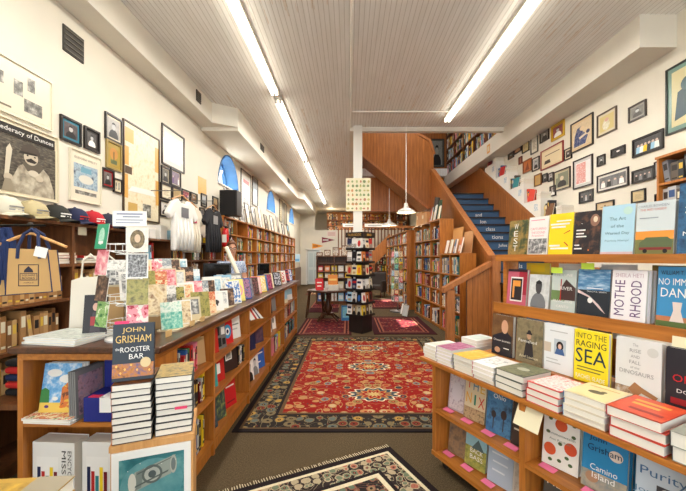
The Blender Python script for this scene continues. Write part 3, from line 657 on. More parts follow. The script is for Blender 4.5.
# loose orange paper and posters farther along
def sheet(X, w, h, c, lab, items=None, cat='paper', name='paper_sheet', th=.0015, group=None):
    o = MB().box((-w / 2, -th, 0), (w / 2, 0, h), M(c) if not hasattr(c, 'node_tree') else c).build(name, mat=X); tag(o, lab, cat, group)
    if items: art(o, w, h, items, name='print', y=-th - .0004, tname='lettering')
    return o
sheet(T(XL + .003, 6.27, 2.65) @ RZ(88), .42, .31, NZ([(214, 160, 70), (226, 176, 90)], 10), 'creased orange paper pinned above the hanging shirts')
for x0, y0, x1, y1, its, lab in [(240.5, 172, 250.5, 211, [('r', 0, 0, 1, 1, (206, 200, 186)), ('r', .2, .7, .8, .8, 'red'), ('r', .2, 0, .8, .3, NZ(['black', 'white'], 9))], 'tall cream poster with a red title strip beside the first arched window'),
                        (252, 178, 257.5, 206, [('r', 0, 0, 1, 1, (120, 130, 136)), ('r', .2, .1, .8, .6, 'light blue')], 'narrow grey blue poster next to the red titled poster'),
                        (279, 200, 282, 222, docu((190, 180, 150)), 'narrow poster between the second and third arched windows'), (283.5, 204, 286.5, 225, [('r', 0, 0, 1, 1, (160, 150, 130))], 'brownish poster close to the third arched window')]:
    lw_frame(x0, y0, x1, y1, (70, 64, 56), 'cream', its, lab, bw=.02, mw=.01)
# prints leaning along the top of the tall bookcase
k = 0
for y in [7.25, 7.65, 8.1, 8.6, 9.15, 9.8, 10.5, 11.3, 12.2, 13.2, 14.3]:
    w, h = rnd.uniform(.3, .42), rnd.uniform(.42, .62)
    its = rnd.choice([portrait((120, 110, 100), 'black'), landscape('light blue', 'olive', 'brown'), docu(CR), [('r', 0, 0, 1, 1, NZ(['pale grey', 'white', 'grey'], 6, seed=k))], portrait((180, 176, 170), 'navy')])
    framed(T(-2.50, y, 2.325 + h / 2) @ RZ(90) @ RX(-9), w, h, rnd.choice([BK, (120, 116, 110), (180, 176, 168)]), rnd.choice([CR, (200, 204, 200)]), its, '%s framed print leaning on top of the long tall bookcase, %s from the speaker' % (['slim', 'wide'][w > .36], ordw(k)), group='prints leaning on the tall bookcase', bw=.018, mw=.03); k += 1
# speaker, extinguisher
sp = MB().box((-2.43, 6.56, 2.312), (-2.10, 6.86, 2.79), M((40, 34, 30), .5)).build('loudspeaker', bevel=.008); tag(sp, 'black loudspeaker box standing on the near end of the tall bookcase', 'loudspeaker')
MB().box((-2.41, 6.55, 2.33), (-2.12, 6.562, 2.77), M((26, 24, 24), .9)).build('grille', sp)
fe = empty('fire_extinguisher', T(-2.28, 6.46, 1.72), 'red fire extinguisher hung at the near end of the tall bookcase', 'fire extinguisher')
MB().lathe([(.055, 0), (.062, .02), (.062, .27), (.045, .32), (.02, .34)], M((196, 30, 34), .25), 16).build('cylinder_body', fe, True)
MB().box((-.04, -.064, .08), (.04, -.058, .22), M('white')).build('label_plate', fe); b = MB(); b.box((-.015, -.015, .34), (.015, .015, .37), M('black')); b.box((-.02, -.07, .37), (.02, .03, .385), M('black')); b.build('valve', fe)
b = MB(); b.tube([(.02, 0, .36), (.09, 0, .34), (.1, 0, .15)], .009, M('black')); b.build('hose', fe)

# caps on the brown bookcase
def cap(X, c, lab, brimc=None, tc='white'):
    e = empty('cap', X, lab, 'cap', 'caps along the brown bookcase'); m = M(c, .8)
    b = MB(); prof = [(.102, 0), (.103, .03), (.098, .06), (.082, .09), (.05, .11), (.012, .118)]
    b.lathe(prof, m, 18, Matrix.Diagonal((1, 1.1, 1, 1))); b.build('crown', e, True)
    MB().lathe([(.011, .117), (.011, .123), (.0, .126)], m, 8, cap=False).build('button', e)
    b = MB(); n = 12; vs = []; 
    for r, dz in ((.095, .004), (.14, .002), (.185, -.006)):
        for k in range(n + 1):
            t = -1.05 + 2.1 * k / n; rr = r * (1 if r < .1 else (math.cos(t * .62))); vs.append((rr * math.sin(t) * (1 if r < .1 else .9), -rr * math.cos(t) * 1.05, dz + .012 - .022 * abs(math.sin(t)) * (r > .1)))
    fs = []
    for i in range(2):
        for k in range(n): a = i * (n + 1) + k; fs += [(a, a + 1, a + n + 2, a + n + 1), (a + n + 1, a + n + 2, a + 1, a)]
    o = len(vs); vs2 = vs + [(x, y, z - .004) for x, y, z in vs]; f2 = [(a, b_, c_, d) for a, b_, c_, d in fs[::2]] + [(o + d, o + c_, o + b_, o + a) for a, b_, c_, d in fs[::2]]
    b.add(vs2, f2, M(brimc or c, .8)); b.build('brim', e, True)
    b = MB(); 
    for r_ in range(2):
        for k in range(6):
            t = -.45 + .16 * k; b.box((-.009, -.003, -.004), (.009, .001, .004), M(tc), Matrix.Rotation(t, 4, 'Z') @ T(0, -.112 + .004 * r_, .05 - .018 * r_))
    b.build('embroidery', e)
for y, c, rz, lab, tc in [(2.50, (206, 200, 180), 60, 'pale off white cap at the near end of the brown bookcase', 'grey'), (2.715, (186, 172, 132), 60, 'beige cap second along the brown bookcase', 'grey'), (2.93, (44, 44, 40), 62, 'black cap between the beige and navy caps', 'white'), (3.14, (34, 40, 72), 60, 'navy cap with red lettering', 'red'),
                   (3.35, (184, 30, 42), 58, 'red cap next to the navy cap', 'white'), (3.575, (42, 46, 62), 58, 'small dark navy cap at the far end beyond the red one', 'white')]:
    cap(T(-2.46, y, 1.84) @ RZ(rz + 28) @ Matrix.Diagonal((.97, .97, 1.2, 1)), c, lab, None, tc)
sheet(T(-2.362, 3.1, 1.735) @ LW, .10, .085, (214, 206, 180), 'small cream tag hanging from the brown shelf edge below the navy cap')
# hanger rail, hangers, tote bags
b = MB(); b.tube([(-2.363, 2.12, 1.735), (-1.84, 2.12, 1.735)], .007, M('black', .3, 1)); tag(b.build('garment_rail'), 'thin black hanging rail at the near end of the brown bookcase', 'rail')
def hanger(X, lab, m=W_PLY, wd=.40):
    b = MB(); b.tube([(-wd / 2, 0, -.10), (-.02, 0, -.02), (.02, 0, -.02), (wd / 2, 0, -.10)], .009, m, 6); o = b.build('hanger', mat=X); tag(o, lab, 'hanger')
    h = MB(); h.tube([(0, 0, -.02), (0, 0, .015)] + [(.016 * math.sin(t), 0, .031 - .016 * math.cos(t)) for t in (0.0, .9, 1.7, 2.6, 3.4, 4.2)], .0028, M('grey', .3, 1), 6); h.build('hook', o); return o
def tote(X, lab, front=True):
    e = empty('tote_bag', X, lab, 'bag', None); J = M((194, 156, 102), .9); NV = M((36, 48, 84), .8)
    b = MB(); b.prism([(-.145, .0), (.15, .02), (.12, .31), (-.13, .32)], 'y', -.045, .045, J); b.build('body', e)
    b = MB(); b.tube([(-.13, -.046, .32), (-.145, -.046, 0), (.15, -.046, .02), (.12, -.046, .31)], .005, NV, 6); b.tube([(-.13, .046, .32), (-.145, .046, 0), (.15, .046, .02), (.12, .046, .31)], .005, NV, 6); b.build('trim', e)
    for yy in (-.047, .047):
        b = MB(); pts = [(-.07, yy, .25), (-.065, yy, .33), (-.045, yy * .5, .42), (0, yy * .3, .455), (.045, yy * .5, .42), (.065, yy, .33), (.07, yy, .25)]
        b.tube(pts, .011, NV, 6); b.build('handle', e)
    if front:
        b = MB(); y = -.0465; INK = M((44, 44, 60)); 
        for (x0, z0, x1, z1) in ((-.065, .06, -.06, .21), (.06, .06, .065, .21), (-.065, .06, .065, .065), (-.065, .205, .065, .21), (-.055, .10, .055, .104), (-.055, .145, .055, .149), (-.055, .10, -.051, .149), (.051, .10, .055, .149)):
            b.add([(x0, y, z0), (x1, y, z0), (x1, y, z1), (x0, y, z1)], [(0, 1, 2, 3)], INK)
        for s_, z, ww, hh in (('SQUARE', .134, .085, .014), ('BOOKS', .115, .08, .014), ('oxford', .085, .06, .01)):
            vs, fs, a0, a1, b0, b1 = text_mesh(s_); b.add([((x - (a0 + a1) / 2) * ww / (a1 - a0), y - .0003, z + (q - (b0 + b1) / 2) * hh / (b1 - b0)) for x, q in vs], fs, INK)
        b.add([(-.03, y, .155), (.03, y, .155), (.026, y, .172), (0, y, .198), (-.026, y, .172)], [(0, 1, 2, 3, 4)], INK); b.build('printed_emblem', e)
        MB().box((-.03, -.056, .27), (.05, -.054, .34), M('white'), RY(14)).build('price_tag', e)
tote(T(-1.90, 2.11, 1.32) @ RZ(6) @ Matrix.Scale(.86, 4), 'tan jute tote bag with navy handles and printed square emblem')
tote(T(-2.14, 2.14, 1.30) @ RZ(40) @ Matrix.Scale(.86, 4), 'second tan tote bag half hidden at the picture edge', False)
hanger(T(-1.93, 2.12, 1.705) @ RZ(8), 'pale wooden hanger above the printed tote bag')
b = MB(); n = 9
for k in range(n):
    x = -.10 + .2 * k / (n - 1); b.tube([(x * .5, .01 * math.sin(k * 2), .16), (x * .8, -.02 * math.cos(k), .05), (x * 1.1 - .02, .012 * math.sin(k), -.14), (x * 1.15 - .02, .0, -.34 + .04 * (k % 3))], [.02, .024, .02, .012], M((34, 50, 92), .9), 8)
tag(b.build('navy_scarf', mat=T(-2.10, 2.12, 1.60) @ Matrix.Scale(.75, 4)), 'bundle of navy cloth straps hanging behind the tote bag', 'cloth')
# bundles below at the picture edge: folded shirts on the low brown shelf
for k, c in enumerate(['black', 'red', 'navy', 'red', 'black']):
    o = MB().box((-.14, -.12, 0), (.14, .12, .045), M(c, .9)).build('folded_shirt', mat=T(-2.16, 2.45, .62 + k * .048) @ RZ(85), bevel=.018); tag(o, '%s folded shirt, %s from the bottom of the pile at the picture edge' % (c, ordw(k)), 'shirt', 'folded shirts on the low table')
b = MB(); b.box((-2.33, 2.2, .58), (-1.95, 2.75, .615), W_BROWN); t_ = b.build('low_table'); tag(t_, 'low brown table holding folded shirts near the tote bags', 'table')
for x in (-2.31, -1.99):
    for y in (2.22, 2.70): MB().box((x, y, 0), (x + .04, y + .04, .58), W_BROWN).build('leg', t_)

# hanging shirts
def tee(X, c, lab, print_c=None, sc=1.0):
    e = empty('t_shirt', X @ Matrix.Scale(sc, 4), lab, 'shirt'); m = M(c, .85)
    out = [(-.12, .0), (-.22, -.05), (-.33, -.2), (-.25, -.26), (-.2, -.2), (-.2, -.62), (.2, -.62), (.2, -.2), (.25, -.26), (.33, -.2), (.22, -.05), (.12, .0), (.07, -.035), (0, -.05), (-.07, -.035)]
    b = MB(); NX, NZZ = 14, 1
    b.prism(out, 'y', -.03, .03, m); body = b.build('body', e, bevel=.02)
    b = MB()
    for k in range(5):
        x = -.15 + .075 * k; b.tube([(x, -.03, -.22 - .03 * (k % 2)), (x + .01, -.042, -.42), (x, -.036, -.61)], [.004, .016, .022], m, 6)
    b.build('fold', body, True)
    if print_c: MB().box((-.07, -.036, -.22), (.08, -.0335, -.1), print_c if hasattr(print_c, 'node_tree') else M(print_c)).build('chest_print', e)
    b = MB(); b.tube([(-.2, 0, -.02), (-.02, 0, .05), (.02, 0, .05), (.2, 0, -.02)], .008, W_PLY, 6); b.tube([(0, 0, .05), (0, 0, .1), (.02, 0, .12)], .003, M('grey', .3, 1), 6); b.build('shirt_hanger', e)
tee(T(-2.22, 4.66, 2.30) @ RZ(84) @ Matrix.Scale(1.1, 4), (236, 234, 228), 'white t-shirt with a small dark chest print hanging behind the till', (120, 120, 124))
tee(T(-2.31, 5.12, 2.28) @ RZ(86) @ Matrix.Scale(1.1, 4), (226, 218, 200), 'cream t-shirt with a pink print hanging behind the white one', (214, 60, 110))
tee(T(-2.22, 5.72, 2.32) @ RZ(88) @ Matrix.Scale(1.15, 4), (36, 36, 40), 'black t-shirt hanging at the far end of the shirts', (150, 150, 150))
for y, x, z, t in ((4.66, -2.22, 2.43, 'white'), (5.12, -2.31, 2.41, 'cream'), (5.72, -2.22, 2.46, 'black')):
    b = MB(); b.tube([(-2.645, y, z - .01), (x - .02, y, z - .01), (x - .01, y, z + .02)], .006, M('grey', .3, 1), 6); tag(b.build('wall_hook'), 'thin metal wall hook holding the %s t-shirt' % t, 'hook')

# ------------------------------------------------------------ the long counter
CX0, CX1, CY0, CY1, CH = -1.80, -1.05, 1.9, 7.1, 1.06
e = empty('book_counter', T(0, 0, 0), 'long honey oak counter with open book bays and a dark worktop', 'counter')
MB().box((CX0 - .03, CY0 - .03, CH - .035), (CX1 + .04, CY1 + .02, CH), W_DARK).build('worktop', e, bevel=.008)
MB().box((CX0, CY0, CH - .075), (CX1, CY1, CH - .036), W_Y).build('top_rail', e)
divs = [CY0, 2.73, 3.69, 4.71, 5.70, 7.07]
for y in divs[1:]: MB().box((-1.40, y - .015, 0), (CX1, y + .015, CH - .076), W_ORANGE).build('divider', e)
MB().box((-1.42, 2.142, 0), (-1.405, CY1, CH - .076), W_ORANGE).build('back_panel', e)
for z in (.12, .46, .73): MB().box((-1.404, 2.142, z - .025), (CX1 - .002, CY1 - .02, z), W_Y).build('shelf', e)
MB().box((-1.40, 2.142, 0), (CX1 - .02, CY1 - .02, .094), W_ORANGE).build('plinth', e)
# end bays facing the shopfront
MB().box((CX0, CY0, 0), (CX0 + .03, 2.14, CH - .076), W_ORANGE).build('side_panel', e); MB().box((CX0 + .03, 2.125, 0), (CX1, 2.14, CH - .076), W_ORANGE).build('back_panel', e)
MB().box((CX1 - .03, CY0, 0), (CX1, 2.124, CH - .076), W_ORANGE).build('side_panel', e)
for z in (.12, .645): MB().box((CX0 + .03, CY0 + .003, z - .025), (CX1 - .03, 2.124, z), W_X).build('shelf', e)
# end-bay contents
FO = NZ([(70, 150, 210), (230, 236, 240), (240, 190, 60), (60, 150, 90), (200, 70, 60)], 14, True)
faceout(.21, .265, .012, 'white', T(-1.625, 1.95, .675), 10, 'bright painted street scene book leaning in the counter end bay', items=[('r', 0, 0, 1, 1, NZ([(50, 130, 200), (120, 180, 225), (240, 244, 246)], 9)), ('c', .3, .8, .2, .08, 'white'), ('c', .68, .68, .24, .09, 'white'), ('r', 0, 0, 1, .2, (232, 196, 90)), ('p', [(.55, .1), (.95, .1), (.95, .62), (.75, .66), (.55, .5)], NZ([(232, 190, 70), (214, 120, 60), (120, 70, 50)], 20, True)), ('p', [(0, .2), (.25, .2), (.22, .45), (.1, .5), (0, .45)], (60, 130, 70)), ('c', .4, .28, .08, .04, 'white'), ('c', .2, .12, .06, .03, 'purple'), ('c', .6, .12, .06, .03, 'orange')], behind=2)
stack(2, .27, .2, .013, 'white', T(-1.625, 1.875, .646) @ RZ(-4), 'white paperback with a painted cover', 'below the painted street scene book', items=[('r', 0, 0, 1, 1, NZ([(226, 196, 120), (206, 110, 80), (240, 230, 200), (110, 140, 90)], 12, True))])
for i in range(4):
    faceout(.2, .27, .008, 'grey', T(-1.505 + .0105 * i, 2.005, .646) @ RZ(84), 2, 'grey backed calendar leaning against the blue box, %s from the painted book' % ordw(i), group='calendars by the blue box', items=[('r', .08, .1, .92, .9, NZ([(90, 80, 100), (190, 150, 160), (120, 130, 160)], 20, seed=i))] )
BL = NZ([(26, 34, 110), (30, 40, 128), (150, 160, 200)], 240, False)
b = MB(); b.box((-.115, 0, 0), (.115, .2, .13), M((28, 38, 122), .5)); o = b.build('display_box', mat=T(-1.33, 1.905, .648) @ RZ(0)); tag(o, 'glossy dark blue box with a folded price slip', 'box')
MB().box((-.112, .16, .13), (.112, .198, .33), M((30, 40, 126), .5)).build('back_flap', o); MB().box((-.09, .0, .131), (.09, .035, .134), M((214, 50, 90))).build('pink_strip', o)
b = MB(); b.box((-.02, -.012, .0), (.085, -.010, .08), M('white'), T(0, 0, .055)); b.box((-.02, -.012, .134), (.085, .07, .136), M('white')); b.build('price_slip', o)
for k, (x, lab) in enumerate([(-1.63, 'first'), (-1.355, 'second')]):
    Xb = T(x, 1.93, .121) @ RZ(-4)
    bb = faceout(.245, .40, .10, (232, 230, 224), Xb, 0, 'thick white slipcased encyclopedia on the low end shelf, %s from the left' % lab, group='slipcased encyclopedias', items=[('r', .1, .12, .62, .8, (238, 236, 230))] + [('r', .12 + .1 * j, .2 + .05 * (j % 2), .2 + .1 * j, .66 - .06 * (j % 3), ['navy', 'red', 'teal', 'yellow', 'maroon'][j]) for j in range(5)] +
            [('t', 'MISSISSIPPI', .76, .5, .1, .78, (60, 56, 54), -90), ('t', 'ENCYCLOPEDIA', .9, .5, .09, .78, (60, 56, 54), -90)])
# things on the worktop ------------------------------------------------------
stack(3, .34, .27, .011, (226, 228, 226), T(-1.645, 1.92, CH) @ RZ(-10), 'large flat magazine', 'on the near corner of the counter', items=[('r', .04, .04, .96, .96, NZ([(150, 170, 160), (210, 214, 206), (110, 120, 120)], 9))], jit=.012)
# white tote bags on a stand behind the postcards
for k, (x, y, a) in enumerate([(-1.73, 2.50, 28), (-1.70, 2.30, 34)]):
    o = MB().prism([(-.11, 0), (.11, 0), (.095, .33), (.04, .35), (-.05, .35), (-.1, .33)], 'y', -.012, .012, M((228, 222, 206), .9)).build('canvas_bag', mat=T(x, y, CH + .002) @ RZ(a) @ RX(-6)); tag(o, ['plain cream canvas bag standing behind the postcard spinner', 'folded off white canvas bag beside the dark poster card'][k], 'bag')
    b = MB(); b.tube([(-.05, 0, .34), (-.04, -.01, .46), (0, -.012, .5), (.04, -.01, .46), (.05, 0, .34)], .008, M((228, 222, 206), .9), 6); b.build('handle', o)
pc = faceout(.12, .26, .006, 'black', T(-1.50, 2.06, CH) @ RZ(22), 12, 'dark narrow poster card of a person standing left of the postcards', items=[('r', 0, 0, 1, 1, (30, 26, 26)), ('p', [(.25, 0), (.75, 0), (.62, .6), (.38, .6)], (60, 50, 56)), ('c', .5, .72, .13, .09, (200, 160, 140)), ('r', .3, .3, .5, .5, (150, 40, 40))]); pc['category'] = 'card'; pc.name = 'poster_card'
# postcard spinner
PCX, PCY = -1.32, 2.08
e = empty('postcard_spinner', T(PCX, PCY, CH), 'white wire postcard spinner standing on the counter', 'rack'); WIRE = M((226, 226, 222), .3)
b = MB(); b.lathe([(.11, 0), (.11, .012), (.02, .02)], WIRE, 18); b.build('base', e)
b = MB(); b.tube([(0, 0, .01), (0, 0, .66)], .006, WIRE); b.build('pole', e)
for z in (.05, .2, .35, .5):
    b = MB()
    for r_, dz in ((.055, .0), (.10, .02), (.10, .06)):
        pts = [(r_ * math.cos(t * math.pi / 8), r_ * math.sin(t * math.pi / 8), z + dz) for t in range(17)]; b.tube(pts, .0022, WIRE, 4)
    for t in range(8):
        a = t * math.pi / 4; b.tube([(0, 0, z), (.10 * math.cos(a), .10 * math.sin(a), z + .02), (.10 * math.cos(a), .10 * math.sin(a), z + .06)], .002, WIRE, 4)
    b.build('wire_tier', e)
CARDN = [0]
def card(X, w, h, items, lab, group, lean=10, base='white', th=.003):
    CARDN[0] += 1
    o = MB().box((-w / 2, 0, 0), (w / 2, th, h), M(base, .4)).build('greeting_card', mat=X @ RX(-lean)); tag(o, lab, 'card', group); art(o, w, h, items, name='picture', y=-.0006, tname='lettering'); return o
KINDS_ = [('green leafy', [(50, 110, 60), (140, 180, 110), (220, 230, 200)]), ('black and white photo', ['black', 'grey', 'white']), ('pink and red floral', [(190, 40, 60), (230, 150, 160), (240, 230, 220)]), ('blue watercolour', [(60, 110, 160), (170, 205, 220), (240, 240, 236)]), ('tan sketch', [(200, 170, 120), (230, 214, 180), (140, 100, 70)]),
          ('orange and cream', [(222, 130, 60), (240, 220, 180), (200, 90, 50)]), ('dark portrait', [(30, 26, 28), (90, 70, 60), (190, 150, 120)]), ('teal patterned', [(30, 130, 120), (120, 190, 170), (230, 236, 224)]), ('olive woodland', [(90, 100, 50), (170, 160, 90), (60, 60, 40)]), ('pale grey', [(180, 184, 184), (226, 226, 222), (130, 140, 150)])]
def cart(k, full=True):
    nm, cs = KINDS_[k % len(KINDS_)]; mt = NZ(cs, 17 + 5 * (k % 4), k % 3 == 0 and nm[0] != 'b', seed=k)
    if k % 4 == 0: return nm, [('r', 0, 0, 1, 1, mt)]
    if k % 4 == 1: return nm, [('r', .1, .25, .9, .9, mt)]
    if k % 4 == 2: return nm, [('r', .05, .05, .95, .95, mt), ('p', [(.3, .05), (.7, .05), (.62, .6), (.5, .75), (.38, .6)], NZ(cs[::-1], 40, seed=k + 3))]
    return nm, [('r', 0, .0, 1, 1, mt), ('r', .0, .62, 1, 1, NZ(cs[1:] + cs[1:2], 12, seed=k))]
k = 0
for lv, z in enumerate((.07, .22, .37, .52)):
    for j, a in enumerate((-55, 52)):
        nm, it = cart(4 * (k * 2 + (1 if j == 1 else 0))); 
        if (lv, j) == (3, 0): nm, it = 'green map', [('r', 0, 0, 1, 1, (40, 150, 110)), ('c', .5, .5, .25, .35, NZ([(200, 226, 210), (120, 190, 160)], 40)), ('r', .3, .2, .7, .3, 'white')]
        if (lv, j) == (3, 1): nm, it = 'oval portrait', [('r', 0, 0, 1, 1, NZ([(206, 200, 186), (230, 226, 216)], 30)), ('c', .5, .52, .34, .38, NZ([(60, 50, 44), (150, 130, 90)], 40)), ('c', .5, .55, .14, .17, (206, 180, 150))]
        if (lv, j) == (2, 1): nm, it = 'old photo', [('r', .06, .05, .94, .95, NZ([(30, 30, 30), (120, 120, 120), (210, 210, 210)], 60))]
        A = R(a); X = T(PCX + .135 * math.sin(A), PCY - .12 * math.cos(A), CH + z + .012 - .02 * (j % 2)) @ RZ(a * .45 if j < 2 else a)
        card(X, .108, .145, it, '%s postcard, %s tier, %s pocket of the wire spinner' % (nm, ['lowest', 'second', 'third', 'top'][lv], ['front left', 'front right', 'rear right', 'rear left'][j]), 'postcards on the wire spinner', 8); k += 1
sg = sheet(T(PCX + .03, PCY - .02, CH + .665) @ RZ(6), .19, .09, 'white', 'handwritten white sign standing on top of the postcard spinner', [('t', 'POSTCARDS', .5, .82, .75, .12, (70, 80, 120)), ('t', '$1.00 each', .5, .6, .6, .12, (70, 80, 120)), ('t', 'or 6 for $5', .5, .4, .62, .1, (70, 80, 120)), ('t', 'please ask us', .5, .2, .7, .1, (70, 80, 120))] [:0] + [('r', .12, .76, .88, .84, (120, 128, 160)), ('r', .3, .58, .8, .65, (120, 128, 160)), ('r', .1, .38, .9, .44, (150, 156, 180)), ('r', .1, .2, .8, .26, (150, 156, 180))], 'sign', 'handwritten_sign')
# tiered card rack
e = empty('card_rack', T(0, 0, 0), 'stepped cream card rack along the aisle edge of the counter', 'rack')
for r_ in range(4):
    MB().box((-1.17 - .13 * r_ - .065, 2.25 + .02 * r_, CH + .001 + (.095 * r_ if r_ else 0)), (-1.17 - .13 * r_ + .06, 3.46, CH + .012 + .095 * r_), M((206, 190, 158))).build('tier', e)
for r_ in (1, 2, 3): 
    for yy in (2.34, 3.42): MB().box((-1.17 - .13 * r_ - .06, yy, CH + .001), (-1.17 - .13 * r_ + .05, yy + .01, CH + .095 * r_), M((196, 160, 110))).build('bracket', e)
k = 0
for r_ in range(4):
    n = 8 if r_ < 2 else 7
    for j in range(n):
        y = 2.29 + .15 * j + .04 * (r_ % 2); x = -1.155 - .13 * r_; k += 1
        nm, it = cart(k * 7 + r_); wv = rnd.choice([.12, .14, .13]); hv = wv * rnd.uniform(1.25, 1.42)
        if (r_, j) == (0, 5): nm, it, wv, hv = 'white elephant drawing', [('r', 0, 0, 1, 1, 'white'), ('c', .5, .5, .24, .15, (60, 54, 54)), ('c', .3, .56, .12, .1, (60, 54, 54)), ('r', .34, .28, .42, .5, (60, 54, 54)), ('r', .58, .28, .66, .5, (60, 54, 54)), ('r', .2, .3, .24, .55, (60, 54, 54))], .14, .15
        card(T(x, y, CH + .014 + .095 * r_) @ RZ(rnd.uniform(38, 50)), wv, hv, it, '%s greeting card, %s in the %s row of the counter rack' % (nm, ordw(j), ['front', 'second', 'third', 'rear'][r_]), 'greeting cards in the stepped rack', 13, rnd.choice(['white', 'cream', (210, 196, 160)]))
for y, t in ((2.13, 'first'), (2.45, 'second'), (2.62, 'third')): sheet(T(-1.098, y, CH - .012) @ RZ(88) , .07, .05, (226, 190, 130), '%s small tan price tag along the near worktop edge' % t, group='tan price tags on the worktop edge')
# face-out books and magazines continuing along the worktop
CL = [('white', [(236, 236, 232), (90, 130, 190)], 'white magazine with a blue drawing'), ((236, 214, 110), [(236, 214, 90), (220, 120, 160), (240, 240, 230)], 'yellow comic book with a looping pink figure'), ('blue', [(90, 110, 150), (170, 120, 150), (60, 70, 90)], 'blue and mauve patterned paperback'), ('grey', [(90, 90, 100), (150, 150, 160)], 'grey patterned paperback'),
      ('brown', [(60, 44, 44), (120, 80, 80)], 'dark brown paperback'), ('pink', [(230, 180, 180), (240, 230, 220)], 'pale pink paperback'), ('yellow', [(230, 200, 110), (240, 230, 200)], 'pale yellow paperback'), ('blue', [(40, 80, 140), (90, 140, 190)], 'deep blue paperback'), ('maroon', [(120, 40, 70), (180, 90, 120)], 'wine coloured paperback'), ('cream', [(220, 200, 160), (240, 230, 210)], 'cream paperback'),
      ('black', [(40, 40, 48), (190, 190, 200)], 'black and silver hardcover'), ('tan', [(196, 160, 110), (120, 80, 50)], 'tan hardcover'), ('white', [(236, 236, 230), (190, 60, 50)], 'white hardcover with a red mark'), ('white', [(240, 236, 230), (240, 210, 40)], 'white book with a yellow figure'), ('navy', [(30, 40, 80), (190, 60, 50)], 'navy hardcover'), ('red', [(190, 60, 60), (236, 200, 190)], 'red and pink hardcover'), ('blue', [(50, 100, 170), (230, 230, 236)], 'mid blue hardcover at the counter end')]
y = 3.56
for i, (c, cs, t) in enumerate(CL):
    wv, hv = (.17, .24) if i < 3 else (.15, .225)
    its = [('r', .05, .05, .95, .95, NZ(cs, 14, i % 2 == 0, seed=i))]
    if i == 13: its = [('r', 0, 0, 1, 1, 'white'), ('c', .5, .5, .25, .35, 'yellow'), ('c', .5, .78, .12, .1, 'yellow')]
    if i == 1: its = [('r', 0, 0, 1, 1, (240, 226, 130)), ('c', .5, .5, .4, .3, (232, 150, 190)), ('c', .5, .5, .32, .22, (240, 220, 90)), ('c', .5, .5, .18, .12, (150, 200, 180)), ('c', .5, .86, .14, .08, 'white')]
    faceout(wv, hv, .016, c, T(-1.16 - (.02 if i % 2 else 0), y, CH) @ RZ(52), 14, '%s leaning on the long worktop' % t, 'face-out books along the worktop', its)
    y += .19 + (.28 if i == 9 else 0)
for i, (y, c, t) in enumerate([(3.55, 'white', 'large white picture book'), (3.85, 'light blue', 'light blue picture book'), (4.25, 'grey', 'grey blue illustrated book')]):
    faceout(.2, .28, .02, c, T(-1.36, y, CH) @ RZ(48), 12, '%s standing in the second row on the worktop' % t, 'second row on the worktop', [('r', .1, .1, .9, .9, NZ([c if not isinstance(c, str) else C(c), 'white', 'grey'], 12, seed=20 + i))])
# red and blue bins, boards, till
o = MB().box((0, 0, 0), (.26, .12, .16), M((206, 36, 44), .35)).build('counter_box', mat=T(-1.58, 4.05, CH + .001) @ RZ(48)); MB().box((.03, -.004, .03), (.23, 0, .13), M('white')).build('front_label', o); tag(o, 'red box standing beside the till on the counter', 'box')
o = MB().box((0, 0, 0), (.24, .12, .10), M((30, 96, 170), .35)).build('counter_box', mat=T(-1.62, 3.62, CH + .13) @ RZ(30)); MB().box((.03, -.004, .03), (.2, 0, .07), M('light blue')).build('front_label', o); tag(o, 'bright blue box behind the greeting cards', 'box')
MB().box((0, 0, -.128), (.24, .12, -.001), M('cream')).build('riser_block', o)
o = MB().box((-.15, 0, 0), (.15, .03, .27), M((214, 176, 120), .7)).build('display_board', mat=T(-1.67, 2.98, CH + .001) @ RZ(40) @ RX(-6)); tag(o, 'pale brown board standing behind the greeting cards', 'board')
def monitor(X, w, h, lab):
    e = empty('monitor', X, lab, 'monitor'); m = M((28, 28, 30), .35)
    MB().box((-w / 2, -.02, .1), (w / 2, .02, .1 + h), m).build('screen', e, bevel=.006); MB().box((-.03, .0, .012), (.03, .03, .14), m).build('neck', e); MB().box((-.11, -.08, 0), (.11, .08, .012), m).build('base', e)
    MB().box((-w / 2 + .02, -.0215, .12), (w / 2 - .02, -.0205, .08 + h), M((16, 18, 20), .1)).build('panel', e); return e
monitor(T(-1.64, 4.36, CH + .001) @ RZ(12), .33, .30, 'black till monitor turned away from the camera beside the reading person')
sheet(T(-1.60, 4.335, CH + .16) @ RZ(12), .08, .10, 'white', 'small white notice on the back of the till monitor', [('r', .25, .15, .75, .8, GR)])
monitor(T(-1.50, 6.15, CH + .001) @ RZ(60), .26, .26, 'small black monitor farther along the counter')
tag(MB().box((-.16, -.11, 0), (.16, .11, .045), M((190, 150, 96))).build('wooden_tray', mat=T(-1.5, 5.5, CH + .001) @ RZ(70)), 'shallow wooden tray with papers on the counter', 'tray')
stack(3, .16, .22, .02, 'white', T(-1.42, 5.15, CH) @ RZ(60), 'white hardcover', 'lying in front of the person', cols=['white', 'cream'])
# long white paper tube
b = MB(); b.tube([(0, 0, 0), (-.31, .16, .60)], .028, M((236, 226, 204), .8), 14); tag(b.build('paper_roll', mat=T(-1.38, 4.66, CH + .012)), 'long cream paper roll leaning in front of the reading person', 'roll')

